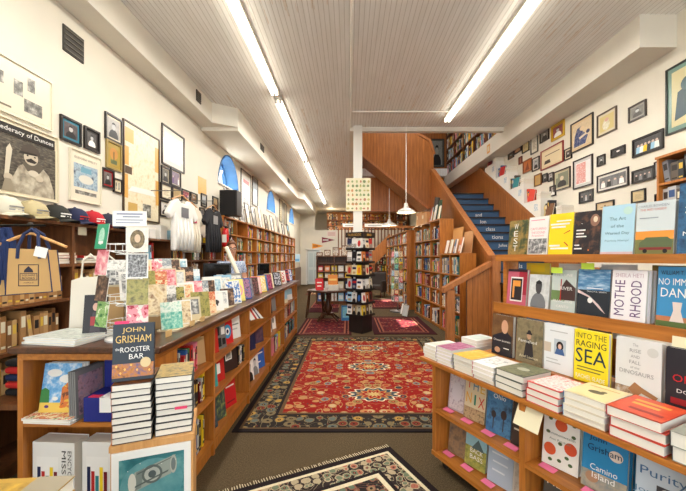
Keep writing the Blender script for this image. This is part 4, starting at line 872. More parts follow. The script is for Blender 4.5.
# shelf contents, aisle side of the counter
def aisle(y, z, w, h, t, c, lab, items=None, a=72, lean=6, x=-1.12, **kw): return faceout(w, h, t, c, T(x, y, z + .001) @ RZ(a), lean, lab, 'face-out books in the counter bays', items, **kw)
OVAL = [('r', 0, 0, 1, 1, (206, 34, 38)), ('c', .5, .5, .36, .28, (60, 150, 200)), ('c', .5, .5, .2, .15, 'white'), ('c', .5, .5, .1, .08, 'navy')]
aisle(2.93, .73, .10, .2, .03, 'red', 'red spined book beside the grey stencil book in the counter bay')
aisle(3.08, .73, .14, .22, .02, (120, 116, 112), 'grey book with black stencil shapes in the upper counter bay', [('r', .1, .55, .4, .9, 'black'), ('r', .55, .55, .9, .85, 'white'), ('r', .15, .1, .5, .45, 'black'), ('r', .6, .15, .9, .4, 'black')])
aisle(3.25, .73, .15, .23, .02, 'red', 'red book with a blue and white target in the upper counter bay', OVAL)
aisle(3.47, .73, .16, .22, .03, 'white', 'white book with faint grey lettering in the upper counter bay', [('r', .15, .6, .85, .66, 'grey'), ('r', .15, .4, .7, .46, 'pale grey')], behind=1)
aisle(2.63, .73, .13, .2, .04, 'tan', 'tan boxed volume near the corner of the counter')
row(T(-1.09, 2.16, .731) @ LW, .40, .15, .21, .17, 'upper counter shelf nearest the camera')
row(T(-1.09, 2.16, .461) @ LW, .54, .15, .21, .17, 'middle counter shelf nearest the camera')
row(T(-1.09, 2.16, .121) @ LW, .54, .2, .27, .17, 'lowest counter shelf nearest the camera')
aisle(2.86, .46, .15, .24, .02, 'teal', 'teal paperback with an orange dot in the middle counter bay', [('r', 0, 0, 1, 1, (60, 160, 160)), ('c', .5, .35, .22, .16, (224, 150, 50)), ('r', .15, .7, .85, .85, 'white')])
aisle(3.04, .46, .14, .22, .02, 'red', 'red paperback with white writing in the middle counter bay', [('r', .2, .3, .6, .7, 'white')])
aisle(3.32, .46, .22, .23, .03, (50, 36, 32), 'dark brown book with a square photograph on its cover', [('r', .2, .45, .62, .85, 'white'), ('r', .25, .5, .57, .8, GR)])
row(T(-1.09, 3.48, .461) @ LW, .18, .15, .21, .17, 'middle counter shelf at the second divider')
aisle(2.86, .12, .15, .23, .02, (60, 76, 90), 'blue grey jacket hardcover in the lowest counter bay', [('r', .1, .1, .9, .9, NZ([(40, 50, 70), (110, 130, 140)], 12))])
aisle(3.05, .12, .16, .25, .03, (34, 54, 60), 'dark landscape jacket hardcover in the lowest counter bay', [('r', 0, 0, 1, 1, NZ([(20, 40, 56), (60, 80, 70), (160, 170, 90)], 9)), ('t', 'NIGHT', .5, .8, .7, .08, 'cream')][:1])
aisle(3.33, .12, .17, .26, .03, (196, 32, 38), 'plain bright red hardcover in the lowest counter bay', [('r', .15, .7, .85, .75, 'white'), ('r', .15, .15, .85, .2, (120, 20, 24))])
# third unit
o = MB(); pts = []
e = empty('open_magazine', T(-1.10, 4.02, .80) @ RZ(66) @ RX(-42), 'curling white and navy striped magazine on the upper shelf', 'magazine')
vs = []; n = 10
for k in range(n + 1):
    t = k / n; vs += [(-.18 + .36 * t, -.03 * math.sin(math.pi * t) - .01, 0), (-.18 + .36 * t, -.05 * math.sin(math.pi * t * 1.1), .24)]
bb = MB(); fs = [(2 * k, 2 * k + 2, 2 * k + 3, 2 * k + 1) for k in range(n)]
for k, f in enumerate(fs): bb.add([vs[j] for j in f], [(0, 1, 2, 3)], M(['white', 'white', 'navy', 'white', 'white', 'red', 'white', 'navy', 'white', 'white'][k]))
bb.build('open_page', e)
aisle(4.4, .46, .18, .24, .03, (70, 56, 80), 'purple brown large book in the third counter unit', [('r', .1, .1, .9, .9, NZ([(50, 40, 70), (110, 80, 90)], 8))])
aisle(4.05, .46, .15, .22, .02, 'navy', 'navy book with a small figure in the third counter unit')
aisle(3.98, .12, .15, .24, .02, 'white', 'white book with a grey portrait low in the third counter unit', portrait((220, 218, 214), 'black'), behind=1)
aisle(4.2, .12, .15, .24, .02, 'pale grey', 'pale book with a bearded face low in the third counter unit', portrait((200, 198, 196), 'grey'))
aisle(4.46, .12, .19, .26, .04, (34, 90, 170), 'bright blue hardcover low in the third counter unit', [('r', .2, .3, .5, .36, 'white'), ('r', .2, .7, .8, .76, 'white')], behind=1)
aisle(4.93, .73, .16, .2, .02, 'black', 'black book with a pale green shape in the fourth counter unit', [('c', .5, .5, .3, .3, (170, 180, 120))])
aisle(5.2, .73, .16, .22, .02, 'grey', 'grey jacketed book in the fourth counter unit')
aisle(4.95, .46, .15, .22, .02, 'black', 'black and white portrait book in the fourth counter unit', portrait((60, 60, 60), 'white'))
aisle(5.2, .46, .15, .22, .02, 'white', 'white book beside the portrait book in the fourth counter unit', [('c', .5, .6, .2, .2, 'grey')])
aisle(6.0, .73, .3, .22, .02, 'light blue', 'wide pale blue beach picture book in the end counter unit', [('r', 0, 0, 1, .3, 'cream'), ('r', .3, .2, .36, .7, 'white')])
aisle(6.5, .73, .3, .2, .02, 'white', 'wide white picture book at the far end of the counter', [('r', 0, .5, 1, 1, (150, 190, 210))])
for z, t in ((.46, 'middle'), (.12, 'lowest')): row(T(-1.09, 5.72, z + .001) @ LW, 1.3, .18, .24, .17, '%s shelf of the far counter unit' % t)
row(T(-1.09, 4.75, .121) @ LW, .9, .18, .25, .17, 'lowest shelf of the fourth counter unit')
# ------------------------------------------------------------ stand with bestseller stacks in front
ST = T(-.90, 1.645, -.08) @ RZ(21)
e = empty('book_stand', ST, 'narrow wooden stand with a framed poster front carrying two hardcover stacks', 'stand')
b = MB(); b.box((-.165, -.125, .80), (.165, .165, .825), W_PLY); b.build('top_board', e)
MB().box((-.16, -.12, .08), (-.145, .16, .80), W_PLY).build('side_panel', e); MB().box((.145, -.12, .08), (.16, .16, .80), W_PLY).build('side_panel', e); MB().box((-.145, -.12, .08), (.145, -.105, .80), W_PLY).build('front_panel', e)
p = MB().box((-.155, -.128, .39), (.150, -.121, .795), M((240, 238, 232), .3)).build('poster', e)
CAN = [('r', .09, .07, .91, .92, NZ([(30, 84, 92), (60, 124, 128), (130, 176, 172)], 3, seed=2)), ('c', .5, .5, .4, .3, NZ([(110, 160, 160), (70, 130, 136)], 5)),
       ('p', [(.22, .38), (.74, .52), (.80, .72), (.28, .60)], (150, 158, 148)), ('p', [(.26, .40), (.36, .43), (.40, .63), (.30, .60)], (120, 130, 124)), ('c', .25, .49, .05, .105, (206, 204, 190)), ('c', .77, .62, .045, .10, (170, 172, 160)), ('c', .77, .62, .03, .07, (110, 120, 118)),
       ('c', .5, .555, .13, .10, (96, 104, 100)), ('c', .5, .555, .10, .075, (170, 174, 164)), ('c', .5, .555, .05, .04, (80, 90, 90)), ('p', [(.28, .44), (.70, .55), (.71, .57), (.29, .46)], (90, 98, 94)), ('p', [(.31, .575), (.74, .69), (.75, .70), (.32, .59)], (90, 98, 94))]
for q in [(.2, .8), (.35, .86), (.62, .82), (.8, .84), (.15, .25), (.6, .2), (.82, .3), (.45, .78)]: CAN.append(('c', q[0], q[1], .006, .004, 'white'))
pa = bpy.data.objects.new('poster_picture', None)
bpy.data.objects.remove(pa)
h_ = MB().box((-.150, -.1285, .395), (.145, -.128, .79), M('white')).build('poster_print', e, mat=None)
h_.matrix_local = Matrix.Identity(4)
def up(it):
    if it[0] == 'c' and it[3] > .01 and it[3] < .3: return ('c', it[1], it[2] + .17) + it[3:]
    if it[0] == 'c' and it[3] >= .3: return ('c', it[1], it[2] + .12, it[3], .27, it[5])
    if it[0] == 'p': return ('p', [(u, v + .17) for u, v in it[1]], it[2])
    return it
CAN = [up(i_) for i_ in CAN]
art(h_, .305, .405, CAN, name='printed_picture', y=0); 
for c_ in h_.children: c_.location = (-.0025, -.129, .39)
stack(9, .150, .215, .0275, (40, 38, 42), ST @ T(-.083, -.118, .825), 'dark jacketed thriller hardcover', 'under the upright thriller on the wooden stand', items=[('r', 0, 0, 1, 1, NZ([(24, 28, 40), (120, 70, 30), (40, 34, 40)], 8))], spn=(176, 96, 50), jit=.003)
stack(9, .150, .215, .0282, (44, 48, 50), ST @ T(.078, -.10, .825), 'dark jacketed novel hardcover', 'nearer the counter on the wooden stand', items=[('r', 0, 0, 1, 1, NZ([(40, 60, 50), (180, 150, 90), (60, 80, 80)], 8, seed=4)), ('t', 'PUZZLE', .5, .5, .6, .2, (214, 190, 130))][:1], jit=.004)
sheet(ST @ T(.11, -.125, .945), .05, .012, (232, 70, 110), 'pink slip poking out of the right-hand stack on the stand')
ROOS = [('r', 0, 0, 1, 1, (34, 44, 54)), ('r', 0, .06, 1, .3, NZ([(30, 34, 50), (190, 120, 50), (60, 80, 130)], 26, seed=3)), ('c', .8, .3, .13, .09, (214, 190, 140))] + [('c', x, z, .025, .02, (250, 190, 90)) for x, z in ((.1, .26), (.3, .2), (.45, .27), (.6, .18), (.2, .14), (.9, .16))] + [
    ('t', 'JOHN', .5, .88, .55, .11, (226, 190, 110)), ('t', 'GRISHAM', .5, .73, .86, .13, (226, 190, 110)), ('t', 'the', .12, .56, .1, .05, 'white'), ('t', 'ROOSTER', .55, .545, .72, .09, 'white'), ('t', 'BAR', .58, .42, .36, .09, 'white')]
faceout(.158, .245, .03, (34, 44, 54), ST @ T(-.083, -.09, .825 + 9 * .0283 + .003), 6, 'upright dark blue thriller with gold and white lettering on top of the stack', None, ROOS, spn=(120, 60, 30))
sheet(ST @ T(-.13, -.062, .825 + .257 + .245) @ RX(-6), .055, .016, (226, 60, 110), 'small pink tab on the upright dark blue thriller')
# low foreground table with a book
t_ = MB().box((-1.30, .56, .815), (-.72, .98, .85), W_DARK).build('low_table'); tag(t_, 'dark low table at the bottom left picture edge', 'table')
for x in (-1.29, -.77):
    for y in (.57, .93): MB().box((x, y, 0), (x + .04, y + .04, .815), W_DARK).build('leg', t_)
book(.30, .22, .04, 'cream', T(-.90, .74, .8925) @ RX(-90), 'cream book under the gold one in the near lower left corner')
book(.32, .24, .04, (176, 140, 60), T(-.91, .73, .934) @ RZ(4) @ RX(-90), 'gold and black jacketed book lying in the near lower left corner', None, [('r', 0, .3, .3, 1, (60, 54, 46)), ('r', .7, .2, 1, 1, (150, 140, 120)), ('r', .3, .4, .7, .9, NZ([(200, 160, 60), (120, 90, 40)], 9))])

# ============================================================ PERSON behind the counter
def skin(name, joints, edges, mat, parent, sub=2, root=0):
    me = bpy.data.meshes.new(name); me.from_pydata([j[0] for j in joints], edges, []); o = bpy.data.objects.new(name, me); COL.objects.link(o); o.parent = parent
    sk = o.modifiers.new('skin', 'SKIN'); 
    if not me.skin_vertices:
        pass
    for i, j in enumerate(joints):
        r_ = j[1] if isinstance(j[1], tuple) else (j[1], j[1]); me.skin_vertices[0].data[i].radius = r_; me.skin_vertices[0].data[i].use_root = (i == root)
    sk.use_smooth_shade = True; s2 = o.modifiers.new('sub', 'SUBSURF'); s2.levels = sub; s2.render_levels = sub
    dg = bpy.context.evaluated_depsgraph_get(); nm = bpy.data.meshes.new_from_object(o.evaluated_get(dg)); o.modifiers.clear(); o.data = nm; nm.materials.clear(); nm.materials.append(mat)
    nm.polygons.foreach_set('use_smooth', [True] * len(nm.polygons)); return o
PE = T(-1.985, 5.9, 0) @ RZ(30)
SK = M((222, 168, 138), .5)
J = [((0, .02, .96), (.15, .11)), ((0, .02, 1.15), (.15, .10)), ((0, .02, 1.36), (.16, .10)), ((0, .01, 1.47), (.06, .055)), ((0, -.01, 1.54), (.055, .055)), ((0, -.03, 1.62), (.075, .088)), ((0, -.035, 1.71), (.074, .092)), ((0, -.03, 1.765), (.045, .055)),
     ((.18, .02, 1.42), .05), ((.23, .0, 1.16), .042), ((.15, -.2, 1.10), .032), ((.13, -.26, 1.10), .028), ((-.18, .02, 1.42), .05), ((-.23, .0, 1.16), .042), ((-.15, -.2, 1.10), .032), ((-.13, -.26, 1.10), .028),
     ((.09, .02, .88), .085), ((.10, 0, .50), .058), ((.10, .03, .10), .04), ((.10, -.10, .05), .035), ((-.09, .02, .88), .085), ((-.10, 0, .50), .058), ((-.10, .03, .10), .04), ((-.10, -.10, .05), .035)]
E = [(0, 1), (1, 2), (2, 3), (3, 4), (4, 5), (5, 6), (6, 7), (2, 8), (8, 9), (9, 10), (10, 11), (2, 12), (12, 13), (13, 14), (14, 15), (0, 16), (16, 17), (17, 18), (18, 19), (0, 20), (20, 21), (21, 22), (22, 23)]
for s_, wi in ((1, 11), (-1, 15)):
    wx, wy, wz = J[wi][0]
    for k, (dx, L) in enumerate(((-.024, .066), (-.008, .078), (.009, .072), (.024, .056))):
        a = len(J); J.append(((wx + dx, wy - .05, wz), .0095)); J.append(((wx + dx * 1.1, wy - .05 - L * .5, wz - .008), .0085)); J.append(((wx + dx * 1.1, wy - .05 - L * .85, wz - .03), .007)); E += [(wi, a), (a, a + 1), (a + 1, a + 2)]
    a = len(J); J.append(((wx - s_ * .035, wy - .02, wz), .010)); J.append(((wx - s_ * .05, wy - .055, wz - .01), .008)); E += [(wi, a), (a, a + 1)]
pr = empty('person', PE, 'person with short brown hair, glasses and a blue patterned shirt reading behind the counter', 'person')
skin('body', J, E, SK, pr)
SHIRT = NZ([(60, 96, 150), (214, 220, 230), (90, 130, 180), (236, 236, 236)], 45, True)
JS = [((0, .02, .90), (.165, .125)), ((0, .02, 1.15), (.165, .12)), ((0, .02, 1.36), (.175, .12)), ((0, .012, 1.455), (.075, .07)), ((.185, .02, 1.42), .066), ((.22, .01, 1.24), .06), ((-.185, .02, 1.42), .066), ((-.22, .01, 1.24), .06)]
skin('shirt', JS, [(0, 1), (1, 2), (2, 3), (2, 4), (4, 5), (2, 6), (6, 7)], SHIRT, pr)
skin('trousers', [((0, .02, .92), (.16, .125)), ((.09, .02, .84), .1), ((.10, 0, .5), .075), ((.10, .03, .12), .06), ((-.09, .02, .84), .1), ((-.10, 0, .5), .075), ((-.10, .03, .12), .06)], [(0, 1), (1, 2), (2, 3), (0, 4), (4, 5), (5, 6)], M('navy', .8), pr)
HR = M((110, 68, 42), .7)
b = MB(); vs = []; fs = []; n, m_ = 20, 9
for i in range(m_):
    ph = math.pi * .58 * i / (m_ - 1)
    for k in range(n):
        th = 2 * math.pi * k / n; front = max(0, -math.sin(th)); p_ = ph * (1 - .42 * front)
        rr = 1 + .03 * math.sin(7 * th + 3 * i)
        vs.append((.083 * rr * math.sin(p_) * math.cos(th), -.022 + .108 * rr * math.sin(p_) * math.sin(th), 1.705 + .112 * math.cos(p_)))
for i in range(m_ - 1):
    for k in range(n): fs.append((i * n + k, (i + 1) * n + k, (i + 1) * n + (k + 1) % n, i * n + (k + 1) % n))
b.add(vs, fs, HR); hr = b.build('hair', pr, True); so = hr.modifiers.new('thick', 'SOLIDIFY'); so.thickness = .008
for s_ in (-1, 1):
    MB().lathe([(.0, -.006), (.012, -.004), (.015, 0), (.012, .004), (0, .006)], SK, 10, T(s_ * .078, -.015, 1.665) @ RY(90) @ Matrix.Diagonal((1.9, 1, 1, 1)), False).build('ear', pr, True)
    MB().lathe([(0, -.009), (.006, -.007), (.009, 0), (.006, .007), (0, .009)], M('white', .2), 10, T(s_ * .03, -.108, 1.672), False).build('eye', pr, True)
    MB().lathe([(0, -.004), (.003, -.003), (.0045, 0), (.003, .003), (0, .004)], M('brown', .2), 8, T(s_ * .03, -.115, 1.671), False).build('pupil', pr, True)
    MB().box((s_ * .03 - .018, -.122, 1.69), (s_ * .03 + .018, -.112, 1.696), HR).build('eyebrow', pr)
b = MB(); b.tube([(0, -.115, 1.685), (0, -.136, 1.645), (0, -.118, 1.635)], [.008, .014, .010], SK); b.build('nose', pr, True)
MB().box((-.022, -.118, 1.602), (.022, -.108, 1.608), M((180, 100, 90))).build('mouth', pr)
b = MB()
for s_ in (-1, 1):
    b.tube([(s_ * .031 + .022 * math.cos(t * .6283), -.126, 1.671 + .016 * math.sin(t * .6283)) for t in range(11)], .0022, M('black'), 5); b.tube([(s_ * .053, -.124, 1.675), (s_ * .082, -.02, 1.678)], .002, M('black'), 5)
b.tube([(-.009, -.127, 1.674), (.009, -.127, 1.674)], .002, M('black'), 5); b.build('glasses', pr)

# ============================================================ REVOLVING TOWER around the post
TW = T(.235, 7.2, 0) @ RZ(-37); BKW = M((36, 30, 28), .4)
e = empty('book_tower', TW, 'black square revolving book tower with six tiers standing around the white post', 'book rack')
MB().box((-.17, -.17, 0), (-.12, .17, .33), BKW).build('base_panel', e); MB().box((.12, -.17, 0), (.17, .17, .33), BKW).build('base_panel', e); MB().box((-.12, -.17, 0), (.12, -.14, .33), BKW).build('base_panel', e); MB().box((-.12, .14, 0), (.12, .17, .33), BKW).build('base_panel', e)
TZ = [.33, .58, .85, 1.13, 1.40, 1.67]
for z in TZ:
    b = MB()
    for a in range(4): b.box((-.215, -.215, z), (.215, -.125, z + .015), BKW, RZ(90 * a)); b.box((-.215, -.215, z), (.215, -.208, z + .045), BKW, RZ(90 * a))
    b.build('tray', e)
b = MB()
for a in range(4): b.box((-.13, -.135, .34), (.13, -.127, 1.93), BKW, RZ(90 * a))
b.build('core', e)
hd = MB()
for a in range(4): hd.box((-.215, -.215, 1.925), (.215, -.20, 2.03), BKW, RZ(90 * a))
hd = hd.build('header_sign', e)
b = MB(); G = M((206, 160, 70))
for a, s_ in ((0, 'STAFF PICKS'), (90, '-80-')):
    vs, fs, a0, a1, b0, b1 = text_mesh('TALKIN BOOKS' if a == 0 else '80')
    ww = .34 if a == 0 else .16; hh = .05
    b.add([((x - (a0 + a1) / 2) * ww / (a1 - a0), -.2165, 1.978 + (q - (b0 + b1) / 2) * hh / (b1 - b0)) for x, q in vs], fs, G, RZ(a))
b.build('header_lettering', hd)
k = 0
TC = ['white', 'navy', 'white', 'cream', 'red', 'tan', 'white', 'orange', 'black', 'light blue', 'cream', 'white', 'maroon', 'teal', 'white', 'yellow', 'white', 'grey', 'pale grey', 'black', 'brown', 'cream']
for ti, z in enumerate(TZ):
    for a in (0, 90):
        for j in range(3):
            x = -.0225 - .12 + .12 * j; c = TC[(k * 5 + ti) % len(TC)]; k += 1
            its = rnd.choice([portrait(tuple(int(v * .8) for v in C(c)), 'black'), [('c', .5, .5, .3, .3, rnd.choice(['red', 'blue', 'black', 'orange', 'olive']))], [('r', .1, .6, .9, .8, rnd.choice(['black', 'red', 'navy'])), ('r', .2, .2, .8, .4, rnd.choice(['tan', 'grey']))], [('r', 0, 0, 1, .5, NZ([C(c), 'grey', 'tan'], 20, seed=k))]])
            X = TW @ RZ(a) @ T(x, -.196, z + .016)
            faceout(.114, .222, .018, c, X, 5, '%s book, %s tower tier from floor, %s face, %s' % (cname(C(c)), ordw(ti), ['left', 'right'][a > 0], ['outer', 'middle', 'inner'][j] + ' slot'), 'books on the revolving tower', its)
# botanical chart
CH_ = [('r', 0, 0, 1, 1, (236, 228, 196))]
for r_ in range(7):
    for c_ in range(6):
        cx, cz = .1 + .16 * c_ + rnd.uniform(-.02, .02), .08 + .135 * r_; col = rnd.choice([(150, 170, 110), (176, 188, 126), (206, 150, 100), (200, 188, 120), (130, 150, 100), (190, 130, 100)])
        CH_.append(('c', cx, cz, rnd.uniform(.035, .065), rnd.uniform(.025, .045), col)); 
        if r_ % 2: CH_.append(('r', cx - .008, cz, cx + .008, cz + .06, (90, 130, 60)))
ch = sheet(T(.19, 7.10, 2.46) @ RZ(0), .50, .67, (236, 228, 196), 'vegetable chart hanging on the white post above the book tower', CH_, 'poster', 'hanging_chart', .003)

# ============================================================ RIGHT WALL pictures
FR_ = [(667, 50, 712, 137, (40, 44, 38), (120, 150, 140), [('r', 0, 0, 1, 1, (206, 196, 150)), ('p', [(.1, .1), (.9, .2), (.7, .7), (.2, .6)], (40, 70, 80)), ('c', .5, .7, .2, .12, (60, 90, 100))], 'large dark framed teal picture at the right picture edge', .05),
 (629.5, 100, 647, 123, (60, 50, 42), (150, 146, 134), portrait((90, 86, 78), (60, 56, 50)), 'small tilted antique portrait high on the right wall', .05),
 (598, 107, 617.5, 138, (90, 76, 60), (226, 214, 184), [('r', 0, 0, 1, 1, (214, 196, 130)), ('c', .45, .4, .26, .36, NZ([(240, 236, 220), (200, 190, 150)], 14)), ('c', .5, .7, .15, .12, (214, 170, 150))], 'thin framed pale yellow figure print on the right wall', .06),
 (571.5, 114, 594, 154, BK, (224, 200, 160), [('r', 0, 0, 1, 1, NZ([(226, 206, 170), (206, 186, 150)], 9)), ('p', [(.05, .05), (.7, .05), (.85, .35), (.55, .6), (.5, .85), (.25, .8), (.1, .5)], NZ([(36, 44, 90), (70, 84, 130), (150, 150, 150)], 14)), ('c', .52, .74, .12, .1, (226, 200, 160)), ('p', [(.4, .3), (.95, .45), (.9, .52), (.35, .4)], (226, 210, 180)), ('c', .85, .5, .1, .08, (60, 70, 100))], 'large framed blue figure playing an instrument', .035),
 (552, 120, 565, 142, (210, 170, 50), (206, 166, 60), portrait((110, 40, 40), 'white'), 'gold framed dark red portrait', .04),
 (541.5, 142, 564, 171, (150, 40, 40), (230, 214, 176), [('r', 0, 0, 1, 1, (230, 214, 176)), ('r', .15, .7, .9, .75, (120, 100, 80)), ('p', [(.1, .15), (.45, .15), (.4, .4), (.15, .38)], (60, 54, 46))], 'wide red framed certificate with a small drawing', .03),
 (565, 147, 572.5, 161, BK, CR, portrait((60, 50, 46), 'black'), 'tiny framed portrait left of the blue figure picture', .02),
 (574, 155, 593.5, 190, BK, (206, 206, 200), [('r', 0, 0, 1, 1, (230, 226, 222)), ('r', .04, .04, .7, .96, NZ([(232, 226, 222), (214, 130, 120), (232, 226, 222)], 14))], 'tall black framed white and coral print', .04),
 (598, 154, 606, 167, BK, (100, 96, 90), portrait((90, 90, 90), 'black'), 'small grey portrait above the wide wedding photograph', .012),
 (612, 145, 626, 158, BK, (50, 46, 44), portrait((30, 30, 30), 'black', 'white'), 'small dark picture of a single bright figure', .01),
 (633.5, 130, 664.5, 158, BK, (60, 56, 54), group_pic((50, 48, 50), 6, ['light blue', 'white', 'yellow', 'black']), 'wide dark group photograph on the right wall', .01),
 (598, 168, 629.5, 193, BK, (220, 216, 206), group_pic((90, 90, 90), 4, ['white', 'black', 'grey']), 'wide white matted black and white group photograph', .04),
 (633, 166, 655, 184, BK, (70, 66, 62), group_pic((60, 60, 60), 4, ['black', 'grey']), 'black and white photograph of people at a table', .01),
 (632.5, 188.5, 646.5, 203.5, BK, (214, 200, 160), docu((206, 186, 140)), 'small framed tan certificate under the table photograph', .01),
 (554.5, 167, 571, 192, (50, 40, 34), (200, 190, 160), [('r', 0, 0, 1, 1, (120, 124, 100)), ('c', .5, .15, .35, .3, 'black'), ('c', .5, .6, .15, .16, (206, 190, 160)), ('r', 0, .7, .2, 1, (170, 170, 140))], 'framed portrait of a seated dark clad figure', .035),
 (580, 189, 594, 204, BK, (60, 56, 54), group_pic((70, 70, 70), 3, ['black', 'pale grey']), 'small black and white group photograph below the coral print', .008),
 (597, 200, 615, 214, BK, (206, 180, 140), [('r', 0, 0, 1, 1, (206, 180, 140)), ('r', .45, .2, .55, .8, (120, 90, 60)), ('r', .2, .5, .8, .58, (120, 90, 60))], 'black framed tan print of a cross shape', .02),
 (655.5, 160, 664.5, 177, BK, (200, 200, 196), portrait((150, 150, 150), 'grey'), 'narrow portrait beside the small wall bookcase', .01),
 (656, 193, 664, 204, BK, (60, 60, 60), portrait((80, 80, 80), 'black'), 'tiny dark portrait below the small wall bookcase level', .008),
 (503.3, 146, 507, 155, BK, (190, 160, 90), docu((190, 160, 90)), 'tiny tan picture at the stair end of the picture wall', .01),
 (507.5, 142, 513.4, 151, BK, (150, 120, 80), portrait((120, 90, 50), 'black'), 'tiny brown portrait near the stair end', .01),
 (508.6, 151.5, 514.3, 160, BK, (120, 100, 80), portrait((60, 50, 40), 'brown'), 'small dark portrait directly below the brown one', .01),
 (514.2, 140, 522, 155, BK, (90, 60, 50), portrait((80, 40, 40), (200, 150, 110)), 'dark warm toned portrait beside the tall tan document', .01),
 (522.8, 134, 529.7, 154, BK, (206, 190, 140), docu((206, 190, 140), 8), 'tall black framed tan document on the picture wall', .012),
 (531.4, 133.8, 538.5, 155, (90, 90, 84), (226, 222, 206), docu((226, 222, 206), 9), 'tall thin framed white document', .012),
 (540.5, 126.4, 549.6, 143.7, BK, (130, 126, 116), portrait((110, 106, 98), (50, 46, 44)), 'black framed grey portrait above the red certificate', .012),
 (523.6, 158, 532, 174, (150, 90, 50), (190, 110, 60), [('r', 0, 0, 1, 1, (190, 110, 60)), ('p', [(.2, .1), (.8, .1), (.55, .9)], (130, 60, 30))], 'orange brown picture without a mat', .006),
 (532.8, 156, 540, 172, BK, (226, 222, 210), portrait((150, 150, 150), 'black'), 'black framed white matted portrait beside the orange one', .025),
 (535, 173, 542, 187, (120, 80, 40), (190, 150, 80), docu((190, 150, 80)), 'small brown framed tan plaque', .01),
 (543, 173, 548, 183, BK, (90, 86, 80), portrait((90, 86, 80), 'black'), 'tiny dark picture between plaque and portraits', .008),
 (548.8, 172, 554, 182, BK, (150, 146, 140), portrait((150, 146, 140), 'black'), 'tiny grey picture left of the dark clad figure', .008),
 (550.6, 185, 556.5, 197, BK, (130, 126, 120), portrait((130, 126, 120), 'white'), 'tiny pale figure picture low on the wall', .008),
 (519.4, 156, 522.6, 165, (110, 60, 50), (150, 80, 60), docu((150, 80, 60)), 'narrow reddish picture below the warm portrait', .006)]
for x0, y0, x1, y1, fc, mc, its, lab, mw in FR_: rw_frame(x0, y0, x1, y1, fc, mc, its, lab, mw=mw, bw=min(.018, .1 * (XR * 350 / (x0 - 349) - XR * 350 / (x1 - 349))))
# small wall bookcase on the right wall
X = T(3.34, 3.80, 2.0) @ RZ(-90)
bookcase('wall_bookcase', 'small orange wall bookcase of dark discs at the right picture edge', X, 1.3, .62, .25, [.025, .33], 2, W_ORANGE, base=0)
fillcase(X, 1.3, [.025, .33], .62, 2, .24, 'small wall bookcase', pal=[(60, 60, 60), (40, 44, 50), (120, 120, 124), (90, 80, 70), (180, 180, 180)], tmin=.05, tmax=.11, full=(.9, 1), gap=0, lean=.2)
# white stepped ledge above the wainscot with small book groups
steps = [(8.75, 3.74), (8.1, 3.74), (8.1, 3.34), (7.45, 3.34), (7.45, 2.95), (6.8, 2.95), (6.8, 2.57), (6.2, 2.57), (6.2, 2.24), (5.6, 2.24), (5.6, 1.94), (4.9, 1.94)]
cap_ = lambda y: 1.21 + (y - 4.6) * .588 + .006
b = MB(); M_W = M((238, 234, 224), .5)
for i in range(0, len(steps), 2):
    (ya, z), (yb, _) = steps[i], steps[i + 1]
    b.prism([(yb, cap_(yb)), (ya, cap_(ya)), (ya, z), (yb, z)], 'x', 3.40, XR - .001, M_W)
lg = tag(b.build('stepped_ledge'), 'white stepped ledge climbing above the stair wainscot', 'shelf')
for i, (ya, z) in enumerate(steps[::2]):
    yb = steps[2 * i + 1][0]
    MB().box((3.396, yb + .1, z - .2), (3.3995, yb + .22, z - .08), NZ(['white', (150, 180, 200)], 60, True, seed=i)).build('number_sticker', lg)
    row(T(3.42, ya - .03, z + .001) @ RZ(-90), (ya - yb) * .32, .2, .27, .13, 'the %s white ledge step from the top' % ordw(i), pal=[[(150, 60, 50), (190, 180, 160)], [(200, 90, 60), (60, 110, 160), (150, 40, 40)], [(90, 80, 70), (60, 120, 150)], [(60, 70, 90), (214, 70, 50)], [(110, 90, 70), (40, 40, 46), (190, 170, 130)], [(60, 50, 50), (160, 40, 50), (200, 196, 190)]][i], tmin=.03, tmax=.05, lean=.25, gap=.02)
    stack(4, .15, .2, .03, 'cream', T(3.40, yb + .14, z) @ RZ(-90) @ T(.06, 0, 0), 'pale book', 'on the %s step of the white ledge' % ordw(i), cols=['white', 'cream', 'tan'])
    faceout(.14, .21, .02, ['maroon', 'red', 'teal', (214, 70, 50), 'brown', 'maroon'][i], T(3.40, yb + .36, z) @ RZ(-70), 14, '%s book leaning on the %s step of the white ledge' % (['deep red', 'red', 'teal', 'orange red', 'brown', 'wine red'][i], ordw(i)), None)
# upper level bookcase, landing picture and mirror
X = T(3.24, 11.7, 4.22) @ RZ(-90)
bookcase('bookcase', 'upper level bookcase seen above the white beam', X, 4.3, 2.2, .3, [.03, .45, .87, 1.29, 1.71], 5, W_BROWN, base=0)
fillcase(X, 4.3, [.03, .45, .87, 1.29, 1.71], 2.2, 5, .3, 'upper level bookcase', rows=[0, 1, 2, 3], mass=True, full=(.9, 1), tmin=.035, tmax=.07)
framed(T(2.96, 11.795, 5.02), .50, .95, BK, (90, 90, 84), portrait((110, 110, 104), 'black', (150, 150, 140)), 'dark framed tall picture on the upper stair wall', mw=.05)
framed(T(3.15, 11.79, 3.72), .36, .78, (60, 54, 44), (190, 210, 200), [('r', 0, 0, 1, 1, (170, 196, 190))], 'pale green tall glass picture at the head of the stairs', mw=.02)
struct(MB().box((.1, 11.8, 3.05), (XR, 11.95, 4.2), W_PANELX).build('wall_upper.001'))
sheet(T(3.188, 8.0, 3.9) @ RZ(-90), .17, .2, (232, 170, 90), 'small orange framed note pinned on the beam above the ledge', [('r', .2, .2, .8, .8, 'cream')])

